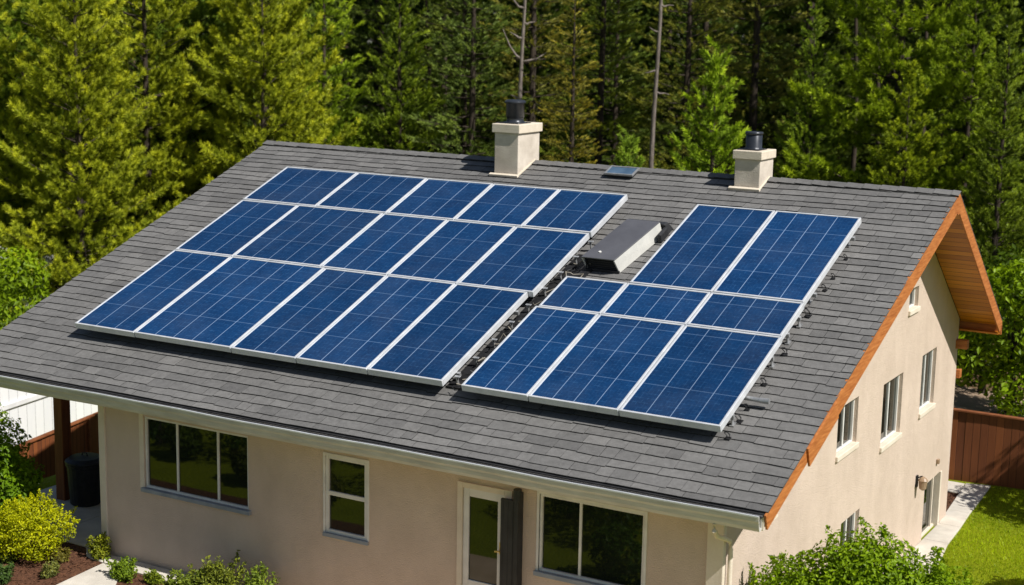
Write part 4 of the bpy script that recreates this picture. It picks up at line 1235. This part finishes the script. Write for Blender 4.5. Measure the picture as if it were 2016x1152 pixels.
lob = [(0, 0, .85, 1.05, .95, .80), (.75, .35, .62, .72, .70, .62), (-.85, -.35, .50, .72, .70, .58), (.15, .10, 1.40, .62, .6, .46), (-.55, -.1, 1.02, .55, .55, .45), (1.1, .75, .45, .6, .6, .5), (.75, .4, 1.15, .45, .45, .42), (-1.2, -.7, .25, .55, .5, .4)]
lob = [tuple(l[k] * HS[k % 3] for k in range(6)) for l in lob]
bs, tp = [], []
for _ in range(60):
    l = lob[r.integers(len(lob))]; d = unit(np.array([r.normal() * .7, r.normal() * .7, 1.0]))
    p = np.array(l[:3]) + d * np.array(l[3:6]) * .9
    bs.append(p); tp.append(p + np.array([r.normal(0, .05), r.normal(0, .05), r.uniform(.12, .30)]))
b = MB()
for l in lob: b.tube([(0, 0, -.1), (l[0] * .5, l[1] * .5, l[2] * .5), (l[0], l[1], l[2])], [.03, .02, .008], 6, cap=False)
plant('garden_hedge', (11.5, .85, .0), 'large leafy green bush against the gable wall at bottom right', 'bush', [leaf_cloud(38, lob, 46000, .034, shell=.5), leaf_cloud(138, [tuple(l[:3]) + tuple(q * .72 for q in l[3:6]) for l in lob], 16000, .055, shell=.6), sprigs(39, bs, tp, 44, .030)], (.185, .285, .006), b)


def small_plant(x, y, label, n, height, spread, color, seed, size=.028, name='small_plant'):
    r = np.random.default_rng(seed)
    bs = [(r.normal(0, spread * .3), r.normal(0, spread * .3), .02) for _ in range(n)]
    tp = [(q[0] + r.normal(0, spread * .4), q[1] + r.normal(0, spread * .4), height * r.uniform(.6, 1.1)) for q in bs]
    b = MB()
    for q, t in zip(bs, tp): b.tube([q, t], [.006, .003], 5, cap=False)
    return plant(name, (x, y, .01), label, 'plant', [sprigs(seed + 100, bs, tp, 80, size), leaf_cloud(seed + 200, [(0, 0, height * .35, spread * .95, spread * .9, height * .42)], 55 * n, size * .95, shell=.8)], color, b)


small_plant(.12, -.20, 'yellow green leafy plant on the walk beside the house corner', 14, .38, .17, (.24, .26, .02), 51)
small_plant(1.0, -.62, 'bright green low plant between the two concrete walks', 18, .30, .22, (.18, .26, .02), 52)
small_plant(1.50, -.50, 'tiny green plant on the mulch beside the walk', 10, .16, .15, (.19, .24, .02), 53)
small_plant(-.30, -.62, 'reddish green low plant at the foot of the yellow shrub', 10, .24, .14, (.20, .17, .03), 54)
small_plant(.02, -1.15, 'pale green small plant in the mulch at the bottom left', 8, .22, .13, (.19, .20, .05), 55)
small_plant(-.45, -1.75, 'dark bluish green mound plant in the bottom left corner', 26, .26, .26, (.07, .12, .03), 56)
small_plant(-.95, -1.05, 'small green plant in the shade below the yellow shrub', 9, .2, .14, (.12, .16, .02), 57)
small_plant(2.75, -.55, 'leafy green and orange tipped shrub against the front wall', 46, .58, .36, (.20, .23, .03), 58, .03, 'flowering_shrub')
small_plant(2.30, -.75, 'lower leafy shrub to the left of the orange tipped shrub', 30, .40, .30, (.19, .24, .03), 59, .03, 'flowering_shrub')
small_plant(3.40, -.50, 'upright light green shrub right of the orange tipped shrub', 26, .58, .22, (.19, .25, .03), 60, .03, 'flowering_shrub')

# lawn grass on the right, bark chips in the beds
r = np.random.default_rng(61)
n = 60000
gxp, gyp = r.uniform(10.5, 15.5, n), r.uniform(1.0, 13.2, n)
keep = gxp > np.interp(gyp, [0, 8.3, 9.3, 10.3, 11.2, 13.2], [10.8, 10.74, 10.62, 10.58, 10.52, 10.44])
gxp, gyp = gxp[keep], gyp[keep]
P = np.stack([gxp, gyp, zg(gxp, gyp)], 1); n = len(P)
t = np.stack([r.normal(0, .02, n), r.normal(0, .02, n), r.uniform(.025, .06, n)], 1)
a = r.uniform(0, 6.28, n); sdv = np.stack([np.cos(a), np.sin(a), 0 * a], 1) * .006
V = np.stack([P - sdv, P + sdv, P + t], 1).reshape(-1, 3)
patch = .5 + .25 * np.sin(gxp * 2.1) * np.sin(gyp * 1.7 + 1) + r.normal(0, .13, n)
o = link('grass', raw_mesh('grass', V, 3, np.clip(patch, 0, 1)), MAT['leaves']); o.color = (.275, .37, .005, 1)
tag(o, kind='stuff')
n = 5200
bx_, by_ = r.uniform(-3.2, 3.8, n), r.uniform(-2.6, .2, n)
from_bed = by_ < np.interp(bx_, [-3.3, -1.2, -.35, .3, 3.9], [.28, .2, 0, -.32, -.44])
bx_, by_ = bx_[from_bed], by_[from_bed]
cx2, cy2 = r.uniform(9.2, 10.05, 900), r.uniform(10.9, 12.3, 900)
P = np.concatenate([np.stack([bx_, by_, np.full(len(bx_), .018)], 1), np.stack([cx2, cy2, np.full(900, zr_ + .018)], 1)]); n = len(P)
a = r.uniform(0, 6.28, n); u_ = np.stack([np.cos(a), np.sin(a), r.normal(0, .25, n)], 1); w_ = np.stack([-np.sin(a), np.cos(a), r.normal(0, .4, n)], 1)
L = r.uniform(.012, .035, (n, 1)); S_ = r.uniform(.005, .012, (n, 1))
V = np.stack([P - u_ * L - w_ * S_, P + u_ * L - w_ * S_, P + u_ * L + w_ * S_, P - u_ * L + w_ * S_], 1).reshape(-1, 3)
o = link('bark_chips', raw_mesh('bark_chips', V, 4, r.random(n)), MAT['mulch']); tag(o, kind='stuff')

# unseen shrubs, added to darken and break up what the front windows mirror
r = random.Random(9)
for i in range(22):
    x = -4.0 + i * .66 + r.uniform(-.3, .3); y = r.uniform(-6.8, -3.3); H = r.uniform(.7, 1.9) if y < -4.2 else r.uniform(.5, .9)
    broadleaf('unseen_shrub', x, y, 'unseen dark green shrub added to darken the front window reflections', H, [(0, 0, H * .5, H * .42, H * .42, H * .45), (.3, .2, H * .45, H * .35, H * .35, H * .35)], 1500, .05, (r.uniform(.06, .14), .14, .008), 70 + i, 'unseen shrubs added for the window reflections', 'shrub')
